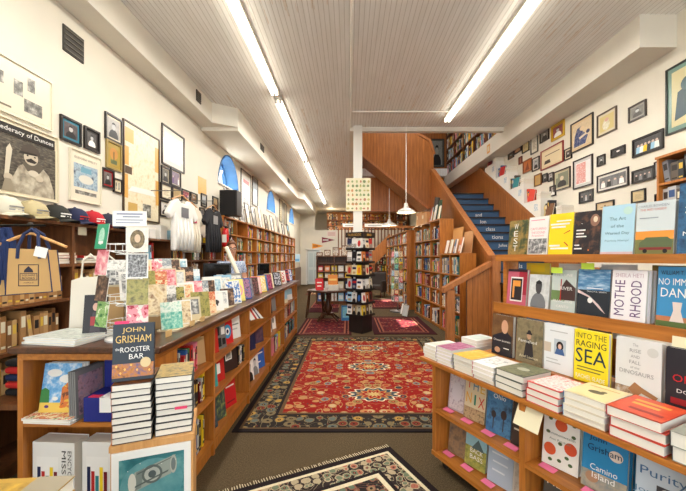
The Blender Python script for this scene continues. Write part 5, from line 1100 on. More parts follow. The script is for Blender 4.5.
# ============================================================ BOOKCASES beside the stairs
dx, dy = 1.78 - 2.02, 9.5 - 6.35; aa = math.degrees(math.atan2(-dy, -dx))      # local x runs towards the camera
zs = [.06, .50, .84, 1.20, 1.56]
def onl(t): return (1.78 - dx * t, 9.5 - dy * t)
L = math.hypot(dx, dy)
X0 = T(1.78, 9.5, 0) @ RZ(math.degrees(math.atan2(-dy, -dx)))
bookcase('bookcase', 'tall honey oak bookcase standing before the stair wall', X0, 2.05, 2.35, .3, zs + [1.93], 3, W_ORANGE)
fillcase(X0, 2.05, zs + [1.93], 2.35, 3, .28, 'tall case before stair wall', full=(.6, .98), tmin=.025, tmax=.05, hmax=.3)
X1 = X0 @ T(2.07, -.0, 0)
bookcase('bookcase', 'shorter honey oak bookcase beside the stair newel with face-out books on top', X1, 1.08, 1.60, .3, zs[:4], 2, W_ORANGE)
fillcase(X1, 1.08, zs[:4], 1.60, 2, .28, 'short case beside newel', full=(.7, .98), tmin=.025, tmax=.05)
for i, (x, z, c, wv, hv, t) in enumerate([(1.45, 2.352, 'teal', .22, .34, 'large blue and red comic'), (1.72, 2.352, 'white', .26, .36, 'large white book with black script')][:0] + [(.15, 1.601, 'white', .2, .27, 'white paperback'), (.38, 1.601, 'cream', .2, .28, 'cream paperback'), (.62, 1.601, (60, 110, 150), .2, .28, 'blue paperback'), (.88, 1.601, 'orange', .22, .3, 'orange album')]):
    faceout(wv, hv, .03, c, X1 @ T(x, .05, z) @ RZ(-12), 12, '%s standing on the shorter bookcase' % t, 'face-out books on the shorter bookcase', [('r', .1, .1, .9, .5, NZ([C(c), 'white', 'red'], 12, seed=i))])
# boards and books stepping up behind
for i, (x, y, w_, h_2, c, t) in enumerate([(.35, .2, .5, .52, (206, 150, 88), 'tan cardboard sheet leaning behind the books on the shorter bookcase'), (.8, .24, .4, .42, (200, 150, 100), 'tan board leaning behind the books on the shorter bookcase')]):
    tag(MB().box((-w_ / 2, 0, 0), (w_ / 2, .012, h_2), M(c, .7)).build('cardboard_sheet', mat=X1 @ T(x, y, 1.602) @ RX(-6)), t, 'board')
for i, (x, c, wv, hv, t, its) in enumerate([(1.02, (60, 130, 170), .26, .36, 'blue and red picture book on top of the tall bookcase', [('r', 0, 0, 1, 1, NZ([(60, 140, 180), (206, 60, 50), (240, 180, 60)], 9, True)), ]), (1.32, 'white', .27, .38, 'white picture book with black script on top of the tall bookcase', [('r', .1, .1, .9, .5, NZ(['white', 'white', 'black'], 20)), ('r', .2, .7, .8, .74, 'grey')]), (1.62, 'cream', .24, .3, 'cream picture book on top of the tall bookcase', [])]):
    pass
def carton(X, w, d, h, lab):
    o = MB().box((-w / 2, 0, 0), (w / 2, d, h), M((196, 144, 92), .8)).build('cardboard_box', mat=X); tag(o, lab, 'box', 'cardboard boxes on the tall bookcase')
    MB().box((-.03, -.001, 0), (.03, -.0005, h), M((176, 122, 72), .5)).build('tape', o); MB().box((-w / 2 + .03, -.0015, h * .5), (-w / 2 + .12, -.0005, h * .8), M('cream')).build('paper_label', o)
carton(X0 @ T(.35, .02, 2.352), .5, .26, .33, 'large cardboard carton at the far end on top of the tall bookcase')
carton(X0 @ T(.85, .02, 2.352) @ RZ(2), .4, .26, .27, 'smaller cardboard carton beside the large one on the tall bookcase')
for i, (x, c, wv, hv, t, its) in enumerate([(1.22, (60, 130, 170), .25, .34, 'blue and red picture book', [('r', 0, 0, 1, 1, NZ([(60, 140, 180), (206, 60, 50), (240, 180, 60)], 9, True))]), (1.50, 'white', .26, .36, 'white picture book with black script', [('r', .1, .1, .9, .5, NZ(['white', 'white', 'black'], 20)), ('r', .2, .7, .8, .74, 'grey')]), (1.79, 'cream', .22, .3, 'cream paperback', [])]):
    faceout(wv, hv, .02, c, X0 @ T(x, .04, 2.352) @ RZ(-10), 10, '%s face out on top of the tall bookcase' % t, 'face-out books on the tall bookcase', its)
tag(MB().box((-.16, 0, 0), (.16, .03, .62), M((60, 52, 46))).build('dark_panel', mat=X0 @ T(.98, .2, 2.36) @ RX(-5) @ RY(12)), 'tall dark leaning album behind the cartons by the stair rail', 'panel')
tag(MB().box((-.16, 0, 0), (.16, .03, .5), M((50, 84, 56))).build('green_panel', mat=X0 @ T(1.25, .21, 2.36) @ RX(-5)), 'dark green leaning picture next to the stair rail', 'panel')
# next cases farther back
zs2 = [.08, .45, .82, 1.19, 1.56, 1.93]
X2 = T(1.55, 14.6, 0) @ RZ(math.degrees(math.atan2(-4.6, .12)))
bookcase('bookcase', 'tall bookcase farther back along the right aisle', X2, 4.5, 2.3, .3, zs2, 5, W_ORANGE)
fillcase(X2, 4.5, zs2, 2.3, 5, .28, 'far aisle bookcase', mass=True, full=(.8, 1), tmin=.03, tmax=.08)
# wire card spinner in the right aisle
e = empty('card_spinner', T(1.36, 9.75, 0), 'tall wire spinner of colourful cards beyond the tall bookcase', 'rack')
b = MB(); b.lathe([(.22, 0), (.22, .03), (.03, .05)], M('grey', .3, 1)); b.build('base', e); b = MB(); b.tube([(0, 0, .04), (0, 0, 1.75)], .015, M('grey', .3, 1)); b.build('pole', e)
for lv in range(8):
    z = .3 + .175 * lv; b = MB(); b.tube([(.17 * math.cos(t * math.pi / 6), .17 * math.sin(t * math.pi / 6), z) for t in range(13)], .004, M('grey', .3, 1), 4); b.build('wire_tier', e)
    for j, a in enumerate((-60, -20, 20)):
        nm, it = cart(lv * 3 + j + 1); A = R(a); card(T(1.36 + .185 * math.sin(A), 9.75 - .185 * math.cos(A), z) @ RZ(a), .11, .15, it, '%s card on the aisle spinner, %s tier, %s pocket' % (nm, ordw(lv), ordw(j)), 'cards on the tall aisle spinner', 6, ['white', 'teal', 'red', 'yellow', 'light blue'][(lv + j) % 5])
# pile of face-out books on the floor by that case
for i in range(9):
    c = ['black', 'white', 'brown', 'pale grey', 'navy', 'tan', 'white', 'black', 'cream'][i]
    faceout(.2, .28, .02, c, T(1.44 - .02 * (i % 2), 9.15 - .0 - .145 * i + .3, .0) @ RZ(-62), 14, '%s book leaning on the floor, %s along the foot of the bookcases' % (c, ordw(i)), 'books leaning along the right aisle floor') if i < 4 else None

# ============================================================ CENTRE TABLE and BACK
e = empty('pedestal_table', T(-.50, 8.4, .011), 'dark round pedestal table of books left of the book tower', 'table')
MB().lathe([(.0, .69), (.42, .69), (.44, .705), (.44, .725), (.42, .738), (.0, .738)], W_DARK, 28, cap=False).build('tabletop', e)
MB().lathe([(.05, .12), (.07, .2), (.11, .3), (.06, .4), (.05, .6), (.12, .689)], W_DARK, 16).build('pedestal', e, True)
for a in range(4):
    MB().tube([(0, 0, .16), (.15, 0, .14), (.28, 0, .05), (.34, 0, .022)], [.035, .03, .024, .02], W_DARK, 8, RZ(45 + 90 * a)).build('foot', e)
stack(4, .24, .3, .03, 'white', T(-.36, 8.12, .751), 'large white book', 'on the pedestal table', cols=['white', 'cream'])
faceout(.23, .23, .05, (230, 140, 50), T(-.38, 8.2, .876), 5, 'orange square book upright on the white stack', None, [('r', .1, .4, .9, .6, (240, 200, 110))])
faceout(.19, .27, .02, (206, 30, 40), T(-.68, 8.14, .752) @ RZ(18), 12, 'red upright book with white script on the pedestal table', None, [('r', .2, .6, .8, .7, 'white'), ('r', .2, .3, .7, .4, 'white')])
faceout(.26, .36, .02, (40, 120, 180), T(-.05, 8.35, .0) @ RZ(0), 10, 'blue poster book standing on the floor beside the pedestal table', None, [('r', .1, .2, .9, .9, NZ([(30, 100, 160), (120, 190, 220), (90, 160, 90)], 8))])
b = empty('side_table', T(-.85, 8.9, 0), 'dark slant legged small table beside the pedestal table', 'table'); MB().box((-.2, -.2, .66), (.2, .2, .69), W_DARK).build('tabletop', b)
for sx in (-1, 1):
    for s_y in (-1, 1): MB().tube([(sx * .15, s_y * .15, .66), (sx * .22, s_y * .2, .01)], .018, W_DARK).build('leg', b)
# dark display shelves behind
X = T(-1.05, 11.2, 0); zs3 = [.1, .45, .85, 1.05, 1.32]
bookcase('display_shelf', 'dark wooden display shelf behind the pedestal table', X, 1.15, 1.55, .4, zs3, 2, W_BROWN)
for r_, z in enumerate(zs3[:4]):
    for j in range(5):
        c = [['blue', 'teal', 'white', 'light blue', 'blue'], ['red', 'white', 'tan', 'cream', 'navy'], ['yellow', 'cream', 'yellow', 'pale grey', 'yellow'], ['red', 'orange', 'yellow', 'white', 'cream']][r_][j]
        hv = [.26, .28, .15, .19][r_]; faceout(.17, hv, .02, c, X @ T(.13 + .22 * j, .08, z), 8, '%s book on the %s shelf of the dark display, %s from left' % (c, ordw(r_), ordw(j)), 'face-out books in the dark display', [('r', .15, .2, .85, .7, NZ([C(c), 'white', 'tan'], 15, seed=j))])
for j, (x, hh) in enumerate([(.1, .12), (.35, .2), (.62, .28), (.9, .34)]):
    o = MB().box((-.1, 0, 0), (.1, .15, hh), W_BROWN).build('wooden_cubby', mat=X @ T(x, .1, 1.551)); MB().box((-.08, -.003, .02), (.08, 0, hh - .03), NZ(['black', 'tan', 'white', 'brown'], 30, True, seed=j)).build('pigeonholes', o); tag(o, 'small wooden cubby, %s from the left on the dark display' % ordw(j), 'cubby', 'cubbies on the dark display')
# loft with shelves behind the back wall opening
zl = [.04, .38, .72]
bookcase('bookcase', 'loft bookcase glimpsed through the high back wall opening', T(-1.3, 20.6, 2.965), 4.8, 1.15, .3, zl, 6, W_ORANGE, base=0)
fillcase(T(-1.3, 20.6, 2.965), 4.8, zl, 1.15, 6, .3, 'loft bookcase', mass=True, tmin=.04, tmax=.09, full=(.8, 1), pal=[(214, 120, 60), (230, 210, 170), (150, 60, 40), (90, 60, 40), (60, 60, 80)])
# balcony front with slats and small stair
e = empty('slatted_balustrade', T(0, 0, 0), 'dark slatted wooden balustrade below the loft opening', 'balustrade')
MB().box((-.55, 16.9, 2.9), (3.5, 16.98, 3.0), W_TRIM).build('handrail', e); MB().box((-.55, 16.9, 1.85), (3.5, 16.98, 1.95), W_TRIM).build('bottom_rail', e)
for k in range(26): MB().box((-.54 + .16 * k, 16.92, 1.95), (-.48 + .16 * k, 16.96, 2.9), W_BROWN).build('slat', e)
for x in (-.5, 1.2, 3.4): MB().box((x - .05, 16.9, 0), (x + .05, 16.98, 1.85), W_TRIM).build('post', e)
tag(MB().prism([(.9, .9), (1.9, 1.85), (1.9, 2.6), (.9, 1.6)], 'y', 16.2, 16.26, W_PANELX).build('stair_panel'), 'orange panelled side of the small far stair', 'panel')
for x, wv in ((-.3, .7), (.75, 1.1)): sheet(T(x + wv / 2, 16.85, 2.95), wv, .16, 'white', 'long white section sign on the far balustrade, %s the post' % ['left of', 'right of'][x > 0], [('r', .15, .35, .85, .6, (150, 150, 150))], 'sign', 'section_sign')
# furniture below the loft
X = T(-.4, 17.4, 0)
bookcase('bookcase', 'dark far bookcase under the loft balustrade', X, 3.6, 1.8, .3, [.1, .45, .8, 1.15, 1.5], 4, W_BROWN)
fillcase(X, 3.6, [.1, .45, .8, 1.15, 1.5], 1.8, 4, .3, 'far bookcase under the loft', mass=True, tmin=.03, tmax=.08, full=(.8, 1))
# pennants and notices on the back wall
for i, (px_, py, c, w_, hh, t) in enumerate([(318, 246, (226, 150, 40), .62, .30, 'orange triangular pennant'), (328.5, 240, (130, 40, 60), .72, .32, 'maroon and white triangular pennant')]):
    X = T((px_ - 349) * 18.98 / 350, 18.985, 1.55 + (256 - py) * 18.98 / 350); o = MB().prism([(-w_ / 2, -hh / 2), (w_ / 2, 0), (-w_ / 2, hh / 2)], 'y', -.004, 0, M(c)).build('pennant', mat=X); tag(o, t + ' pinned on the white back wall', 'pennant')
    art(o, w_, hh, [('r', .08, -.08, .5, .08, ['maroon', 'white'][i])], name='pennant_print', y=-.0045)
sheet(T(-.95, 18.99, 2.6), .5, .3, (230, 214, 206), 'pale pinkish notice on the back wall above the pennants', [('r', .1, .2, .9, .4, (206, 160, 150)), ('r', .1, .55, .9, .75, (206, 160, 150))])
sheet(T(-2.4, 16.0, 1.28) @ RZ(60), .5, .35, (190, 220, 236), 'pale blue leaflet board at the end of the tall bookcase', [('r', .1, .1, .9, .4, (110, 170, 210))])
# armchair in the far right
e = empty('armchair', T(1.02, 13.3, 0) @ RZ(-20), 'dark worn armchair at the back of the right aisle', 'chair'); DK = M((58, 50, 46), .8)
MB().box((-.3, -.3, .28), (.3, .3, .45), DK).build('seat', e, bevel=.03); MB().box((-.3, .24, .3), (.3, .36, .95), DK, RX(-6)).build('backrest', e, bevel=.03)
for sx in (-1, 1): MB().box((sx * .30 - .05, -.3, .2), (sx * .30 + .05, .3, .62), DK).build('arm', e, bevel=.02)
for sx in (-1, 1):
    for s_y in (-1, 1): MB().box((sx * .27 - .025, s_y * .26 - .025, 0), (sx * .27 + .025, s_y * .26 + .025, .28), W_DARK).build('leg', e)

# ============================================================ RIGHT DISPLAY UNIT (local: x towards the near end, y into the unit)
U = T(.62, 2.60, 0) @ RZ(math.degrees(math.atan2(-.9, .43)))
UL = 2.05
e = empty('display_island', U, 'wheeled honey oak island with stepped shelves of new books on the right', 'display unit')
for x in (0, .74, 1.48, UL - .035): MB().box((x, 0, .085), (x + .035, .50, .745), W_ORANGE).build('side_panel' if x in (0, UL - .035) else 'divider', e)
MB().box((.035, .485, .085), (UL - .035, .50, .745), W_ORANGE).build('back_panel', e)
MB().box((0, -.008, .085), (UL, .484, .115), W_X).build('bottom_shelf', e); 
for x0, x1 in ((.036, .739), (.776, 1.479), (1.516, UL - .036)): MB().box((x0, -.004, .405), (x1, .484, .43), W_X).build('shelf', e)
MB().box((-.13, -.02, .746), (UL, .50, .775), W_X).build('tabletop', e, bevel=.004)
MB().box((.22, .25, .776), (UL, .50, .87), W_X).build('step_board', e)
for x in (.29, UL - .03): MB().box((x, .40, .871), (x + .03, .52, 1.53), W_X).build('upright', e)
MB().box((.32, .44, .90), (UL - .03, .455, 1.10), W_X).build('riser_board', e)
MB().box((.27, .34, 1.185), (UL, .52, 1.21), W_X).build('shelf', e); MB().box((.27, .326, 1.155), (UL, .34, 1.225), W_X).build('shelf_lip', e)
MB().box((.27, .36, 1.531), (UL, .56, 1.553), W_X).build('shelf', e); MB().box((.27, .345, 1.515), (UL, .36, 1.56), W_X).build('shelf_lip', e)
MB().box((.27, .54, 1.553), (UL, .552, 1.66), W_X).build('back_rail', e)
for x, y in ((.08, .06), (.08, .44), (UL - .1, .06), (UL - .1, .44), (.76, .06)):
    c_ = MB(); c_.box((-.02, -.02, .055), (.02, .02, .084), M('grey', .3, 1)); c_ = c_.build('caster', e, mat=T(x, y, 0)); MB().lathe([(.028, -.012), (.03, -.008), (.03, .008), (.028, .012)], M('black', .4), 14, T(0, 0, .031) @ RX(90)).build('wheel', c_)
def disp(x, y, z, w_, h_, t, c, lab, items=None, lean=6, rz=0, **kw): return faceout(w_, h_, t, c, U @ T(x, y, z) @ RZ(rz), lean, lab, kw.pop('group', None), items, **kw)
# top tier
z = 1.5545; y = .40
disp(.405, y, z, .150, .24, .025, 'tan', 'woodland cover book with tall white letters, far end of the top shelf', [('r', 0, 0, 1, 1, NZ([(96, 100, 54), (160, 130, 70), (70, 80, 50), (50, 56, 40)], 5))] + [('t', c, .38, .82 - .21 * i, .22, .16, 'white') for i, c in enumerate('WEST')])
disp(.553, y, z, .138, .25, .025, 'white', 'white book with faint pink title above a grey crowd picture', [('r', .04, .03, .96, .42, NZ(['black', 'grey', 'white'], 30)), ('r', .1, .9, .8, .92, 'pink'), ('t', 'CAPTURING', .5, .68, .8, .06, (226, 130, 140)), ('t', 'THE SOUND', .5, .58, .7, .06, (226, 130, 140)), ('t', 'Freedom', .5, .5, .6, .05, (226, 130, 140))])
disp(.704, y, z, .150, .255, .025, (246, 214, 30), 'bright yellow book with white writing and small red strokes on the top shelf', [('r', .3, .8, .9, .83, 'white'), ('r', .05, .72, .85, .76, 'white'), ('r', .1, .65, .7, .69, 'white'), ('r', .05, .2, .5, .24, 'white'), ('r', .1, .13, .85, .17, 'white'), ('p', [(.62, .5), (.66, .5), (.9, .56), (.88, .58)], 'red'), ('p', [(.65, .3), (.7, .3), (.85, .22), (.82, .2)], 'red')], behind=1)
disp(.858, y, z, .145, .25, .03, (44, 40, 44), 'black star field cover book on the top shelf', [('r', 0, 0, 1, 1, NZ([(30, 28, 34), (44, 38, 42), (120, 80, 60)], 7)), ('c', .78, .78, .17, .14, (150, 110, 90)), ('c', .8, .8, .08, .07, (230, 210, 180)), ('c', .3, .72, .012, .01, 'white'), ('c', .6, .1, .03, .02, (220, 120, 50)), ('r', .1, .55, .45, .58, 'white'), ('r', .1, .47, .4, .5, 'white'), ('r', .1, .4, .5, .43, 'white'), ('r', .05, .2, .25, .23, 'white'), ('r', .05, .12, .35, .15, 'white')])
disp(1.012, y, z, .155, .265, .035, (178, 214, 230), 'pale blue book with soft serif title on the top shelf', [('c', .8, .87, .14, .08, (190, 220, 210)), ('r', 0, 0, 1, .05, (206, 180, 186)), ('t', 'The Art', .5, .72, .5, .07, (110, 140, 150)), ('t', 'of the', .5, .57, .4, .06, (110, 140, 150)), ('t', 'Wasted Day', .5, .42, .75, .07, (110, 140, 150)), ('t', 'Patricia Hampl', .5, .27, .72, .05, (120, 150, 160))])
disp(1.175, y, z, .155, .262, .03, (206, 214, 214), 'pale book showing an old car in orange grass', [('r', 0, 0, 1, .3, (120, 120, 70)), ('r', 0, .28, 1, .44, (232, 150, 60)), ('p', [(.1, .1), (.95, .1), (.98, .24), (.85, .32), (.3, .32), (.12, .22)], (90, 104, 70)), ('r', .12, .08, .95, .13, (130, 50, 46)), ('c', .28, .06, .06, .04, 'black'), ('c', .8, .06, .06, .04, 'black'), ('t', 'CHARLES BOWDEN', .45, .92, .8, .045, (120, 130, 140)), ('t', 'THE RED CADDY', .45, .85, .7, .04, (206, 110, 90)), ('r', .1, .68, .6, .7, (150, 160, 166))], behind=1)
disp(1.375, y, z, .22, .33, .05, (34, 60, 92), 'big dark blue novel with large white letters at the picture edge', [('r', 0, 0, 1, 1, NZ([(24, 44, 70), (50, 100, 140), (20, 30, 50)], 5)), ('t', 'STRAY CITY', .62, .62, 1.1, .11, 'white')][:1] + [('t', 'ST', .32, .62, .42, .12, 'white'), ('t', 'MICHAEL', .45, .28, .72, .06, 'white'), ('t', 'by', .5, .38, .14, .06, 'white')])
sheet(U @ T(1.42, .43, 1.80), .04, .03, (240, 60, 150), 'pink tab sticking up between the car book and the big dark blue novel')
# middle tier
z = 1.2115; y = .385
disp(.405, y, z, .150, .245, .025, (206, 100, 120), 'pink book with a black framed orange doorway', [('r', 0, .93, 1, 1, (60, 40, 50)), ('r', .6, .3, 1, .93, (170, 40, 60)), ('r', .18, .1, .82, .78, 'white'), ('r', .22, .14, .78, .74, (44, 36, 40)), ('r', .4, .52, .7, .68, (232, 150, 60)), ('r', .3, .2, .4, .68, (232, 160, 80))])
disp(.570, y, z, .140, .215, .03, (206, 206, 204), 'grey photograph book of a man looking down', portrait((190, 192, 190), (120, 124, 128), (70, 68, 70)), behind=1, blabel='white spined copy behind the grey photograph book')
disp(.730, y, z, .148, .25, .03, (196, 206, 200), 'pale green landscape book with white title and dark house', [('r', 0, .25, .6, .5, (110, 136, 84)), ('p', [(.35, .28), (1, .28), (1, .58), (.6, .78), (.45, .62)], (70, 48, 46)), ('r', .38, .25, .42, .78, (190, 40, 40)), ('t', 'THE LINE', .5, .88, .7, .06, 'white'), ('t', 'RIVER', .62, .56, .5, .08, 'white'), ('t', 'FRANCISCO', .5, .25, .8, .06, 'white'), ('t', 'CANTU', .5, .12, .5, .06, 'white')], behind=1)
disp(.900, y, z, .170, .262, .02, (34, 60, 90), 'dark blue mountain river book on the middle tier', [('r', 0, 0, 1, .55, (40, 46, 54)), ('r', 0, .55, 1, 1, NZ([(40, 90, 140), (90, 140, 180), (190, 210, 225)], 5, stretch=(1, 1, 4))), ('p', [(0, .48), (.35, .4), (.75, .15), (.9, .08), (.7, .25), (.4, .42), (0, .55)], (226, 200, 196)), ('c', .42, .33, .08, .06, 'white'), ('r', .3, .58, .8, .6, 'white'), ('t', 'TRACY K. SMITH', .6, .52, .6, .03, 'white')], behind=1)
MTH = [('t', 'SHEILA HETI', .5, .9, .8, .08, (206, 180, 190)), ('t', 'MOTHE', .25, .45, .3, .7, (110, 80, 120), 90), ('t', 'RHOOD', .72, .45, .3, .7, (110, 80, 120), 90)]
disp(1.075, y - .01, z, .155, .262, .028, (244, 240, 240), 'white book with tall thin purple sideways capitals', MTH, behind=2, blabel='white copy behind the purple lettered book')
disp(1.300, y - .01, z, .21, .285, .035, (60, 140, 190), 'sky blue book with two cooling towers and bold white title', [('r', 0, 0, 1, .12, (90, 110, 60)), ('r', 0, .1, 1, .18, (190, 120, 80)), ('p', [(.25, .1), (.5, .1), (.44, .28), (.46, .42), (.29, .42), (.31, .28)], (222, 206, 196)), ('p', [(.58, .1), (.86, .1), (.79, .28), (.82, .42), (.62, .42), (.65, .28)], (222, 206, 196)), ('t', 'WILLIAM T. VOLLMANN', .5, .9, .88, .07, (40, 50, 60)), ('t', 'NO IMMEDIATE', .5, .75, .95, .11, 'white'), ('t', 'DANGER', .5, .57, .85, .15, 'white')])
disp(1.53, y, z, .2, .26, .03, 'cream', 'cream book beyond the cooling tower book')
for i, (x, c) in enumerate([(.50, (226, 200, 60)), (.73, (226, 226, 220)), (.98, (226, 226, 222)), (1.22, (150, 130, 60)), (1.42, (170, 90, 60))]):
    disp(x, .475, z, .17, .29, .015, c, '%s book peeking from behind the middle tier, %s from the far end' % (cname(c), ordw(i)), [('r', .2, .8, .8, .95, rnd.choice(['white', 'black', 'yellow']))], lean=2, group='books behind the middle tier')
for x, zz, c in ((.70, 1.445, (200, 230, 80)), (.88, 1.475, (200, 230, 80)), (1.38, 1.478, 'cream')): sheet(U @ T(x, .383, zz), .07, .035, c, '%s tab above the middle tier books, %.0f cm along' % (cname(C(c)), x * 100) if False else '%s card tab above %s' % (cname(C(c)), {.70: 'the dark house book', .88: 'the mountain river book', 1.38: 'the cooling tower book'}[x]), group='card tabs')
for x, zz, a, t in ((.86, 1.20, 60, 'cream shelf card curling off the middle tier below the mountain river book'),): sheet(U @ T(x - .03, .318, 1.10) @ RX(-4) @ RX(-40), .13, .13, (236, 226, 190), t)
sheet(U @ T(1.32, .321, 1.135) @ RX(-4), .08, .055, (236, 226, 190), 'small cream shelf card below the cooling tower book')
sheet(U @ T(.80, -.03, .63) @ RX(-24), .15, .13, (236, 226, 190), 'large cream card hanging from the tabletop edge between the bays')
# lower tier, leaning on the riser
z = .8715; y = .285
disp(.375, y, z, .170, .272, .03, (90, 60, 44), 'brown book showing an older man in a suit', [('r', 0, 0, 1, 1, NZ([(90, 62, 44), (130, 96, 60)], 5)), ('p', [(.0, 0), (1, 0), (.95, .5), (.7, .62), (.4, .55), (.05, .45)], (38, 38, 46)), ('c', .62, .72, .16, .17, (206, 160, 130)), ('c', .3, .12, .14, .07, (190, 146, 116)), ('t', 'Chosen Journals', .5, .36, .8, .06, 'white'), ('r', .6, .18, .85, .2, 'white')], lean=3, behind=0)
disp(.580, y, z, .185, .275, .03, (110, 96, 76), 'brown green book of a hatted figure on a chair', [('r', 0, 0, 1, 1, NZ([(110, 100, 80), (140, 126, 96), (80, 76, 60)], 6)), ('p', [(.3, .1), (.7, .1), (.62, .5), (.4, .55)], (40, 36, 40)), ('c', .5, .62, .08, .07, (190, 150, 120)), ('r', .4, .66, .62, .7, (40, 36, 40)), ('c', .51, .71, .07, .05, (40, 36, 40)), ('t', 'Famished', .45, .5, .7, .07, 'white'), ('t', 'Ariel Lawhon', .5, .15, .7, .06, 'cream')], lean=3)
disp(.770, y, z, .175, .275, .03, (232, 234, 234), 'white book with a small photograph of a seated woman', [('r', .35, .38, .75, .7, (190, 200, 206)), ('c', .55, .56, .12, .1, (40, 30, 30)), ('c', .55, .55, .06, .055, (220, 180, 160)), ('p', [(.38, .38), (.72, .38), (.66, .5), (.44, .5)], (70, 100, 150)), ('r', .0, .4, .25, .6, (206, 190, 170)), ('r', .2, .85, .8, .87, 'pale grey'), ('r', .1, .25, .5, .27, 'pale grey'), ('r', .1, .18, .6, .2, 'pale grey')], lean=3)
SEA = [('t', 'INTO THE', .5, .89, .88, .11, (120, 110, 50)), ('t', 'RAGING', .5, .74, .88, .12, (50, 54, 50)), ('t', 'SEA', .5, .5, .9, .28, (34, 60, 76)), ('r', .1, .27, .9, .29, (120, 110, 50)), ('r', .1, .21, .8, .23, (120, 110, 50)), ('t', 'RACHEL SLADE', .5, .1, .85, .08, 'white')]
disp(.953, y - .01, z, .172, .275, .03, (246, 222, 40), 'bright yellow book with dark capitals and a blue three letter word', SEA, lean=3)
disp(1.165, y - .01, z, .185, .275, .035, (222, 222, 218), 'white dinosaur book with faint grey title', [('r', 0, .02, .5, .16, NZ([(90, 80, 70), (180, 150, 120), (220, 220, 214)], 14)), ('p', [(.3, .12), (.45, .26), (.6, .2), (.95, .1), (.9, .04), (.6, .1), (.5, .02)], (170, 120, 80)), ('c', .82, .82, .12, .08, (206, 206, 200)), ('t', 'The', .45, .9, .12, .05, (150, 150, 150)), ('t', 'RISE', .45, .8, .25, .06, (150, 150, 150)), ('t', 'AND', .45, .7, .2, .05, (150, 150, 150)), ('t', 'FALL', .45, .6, .25, .06, (150, 150, 150)), ('t', 'of the', .45, .51, .2, .04, (150, 150, 150)), ('t', 'DINOSAURS', .48, .42, .75, .07, (150, 150, 150))], lean=3, behind=0)
disp(1.375, y - .01, z, .205, .27, .03, (40, 38, 46), 'black book with red capitals at the right picture edge', [('t', 'A', .5, .75, .14, .12, (190, 30, 40)), ('t', 'ORDER', .5, .52, .75, .12, (190, 30, 40)), ('t', 'DONALD', .5, .32, .6, .06, 'white'), ('r', .1, .1, .9, .2, (150, 30, 36))], lean=3)
disp(1.60, y - .01, z, .2, .25, .03, 'navy', 'navy book just beyond the black and red one')
# stacks on the tabletop
def dst(x, y, n, t, c, what, where, items=None, spn=None, w_=.17, d_=.235, rz=0, z0=.776): stack(n, w_, d_, t, c, U @ T(x, y, z0) @ RZ(rz), what, where, spn, items)
dst(-.035, .01, 4, .024, 'white', 'pale paperback', 'overhanging the far end of the island', [('r', .1, .1, .9, .9, NZ([(220, 200, 180), (190, 220, 210)], 9))], w_=.15)
dst(.125, -.005, 5, .023, (238, 232, 240), 'purple topped white hardcover', 'second from the far island end', [('r', 0, 0, 1, 1, NZ([(120, 60, 100), (160, 80, 120), (200, 160, 170)], 12))], (90, 50, 120), w_=.155, rz=2)
dst(.10, .255, 6, .025, 'white', 'white hardcover', 'at the back far corner of the island', [('r', .1, .1, .9, .9, NZ([(236, 236, 230), (190, 214, 200)], 7))], w_=.155, d_=.2)
dst(.31, -.005, 4, .026, (230, 226, 214), 'yellow covered hardcover', 'front row below the brown suit book', [('r', 0, 0, 1, 1, NZ([(232, 190, 70), (226, 170, 50), (240, 214, 140)], 5))], (40, 40, 44), w_=.17)
dst(.49, -.01, 4, .025, (240, 236, 232), 'white hardcover with red edges and brush drawing', 'front row below the hatted figure book', [('r', .15, .2, .85, .8, NZ(['white', 'white', (70, 70, 70)], 14))], (190, 60, 80), w_=.165)
dst(.68, -.01, 3, .037, (84, 88, 74), 'thick dark green jacketed hardcover', 'front row left of the hanging card', [('r', 0, 0, 1, 1, NZ([(70, 80, 60), (130, 130, 100), (40, 44, 40)], 9)), ('c', .5, .5, .2, .12, (190, 190, 170))], (34, 36, 44), w_=.185, rz=-1)
dst(.885, -.01, 3, .034, (214, 70, 64), 'red and white covered hardcover', 'front row right of the hanging card', [('r', .04, .04, .96, .96, NZ([(206, 60, 50), (236, 226, 220), (220, 90, 70)], 16))], (200, 50, 60), w_=.18)
dst(1.085, -.01, 4, .030, (226, 214, 190), 'cream hardcover with a sketched cat', 'front row below the yellow capitals book', [('r', .03, .03, .97, .97, (228, 210, 160)), ('c', .5, .45, .18, .1, (90, 86, 80)), ('c', .62, .55, .07, .06, (90, 86, 80)), ('r', .15, .75, .85, .8, (206, 170, 110))], (60, 110, 160), w_=.185, rz=1)
dst(1.29, -.01, 3, .042, (200, 64, 44), 'orange red hardcover with yellow lettering', 'front row below the dinosaur book', [('r', 0, 0, 1, 1, NZ([(200, 60, 40), (216, 90, 50)], 6)), ('t', 'UNQUIET', .5, .7, .75, .14, (240, 180, 80)), ('t', 'GRACE', .5, .45, .6, .12, (240, 180, 80))][:1] + [('r', .15, .7, .8, .8, (236, 170, 80)), ('r', .2, .5, .7, .6, (236, 170, 80)), ('r', .3, .2, .9, .3, (150, 40, 40))], (180, 40, 50), w_=.195)
dst(1.50, -.01, 2, .056, (150, 152, 140), 'thick grey hardcover with a dark animal and yellow corner', 'front row nearest the camera', [('p', [(.15, .4), (.75, .55), (.8, .65), (.3, .6)], (50, 50, 50)), ('p', [(.6, 1), (1, 1), (1, .7)], (226, 206, 80))], (60, 60, 60), w_=.19)
dst(1.72, -.01, 3, .035, 'navy', 'navy hardcover', 'front row beyond the grey thick books', w_=.19)
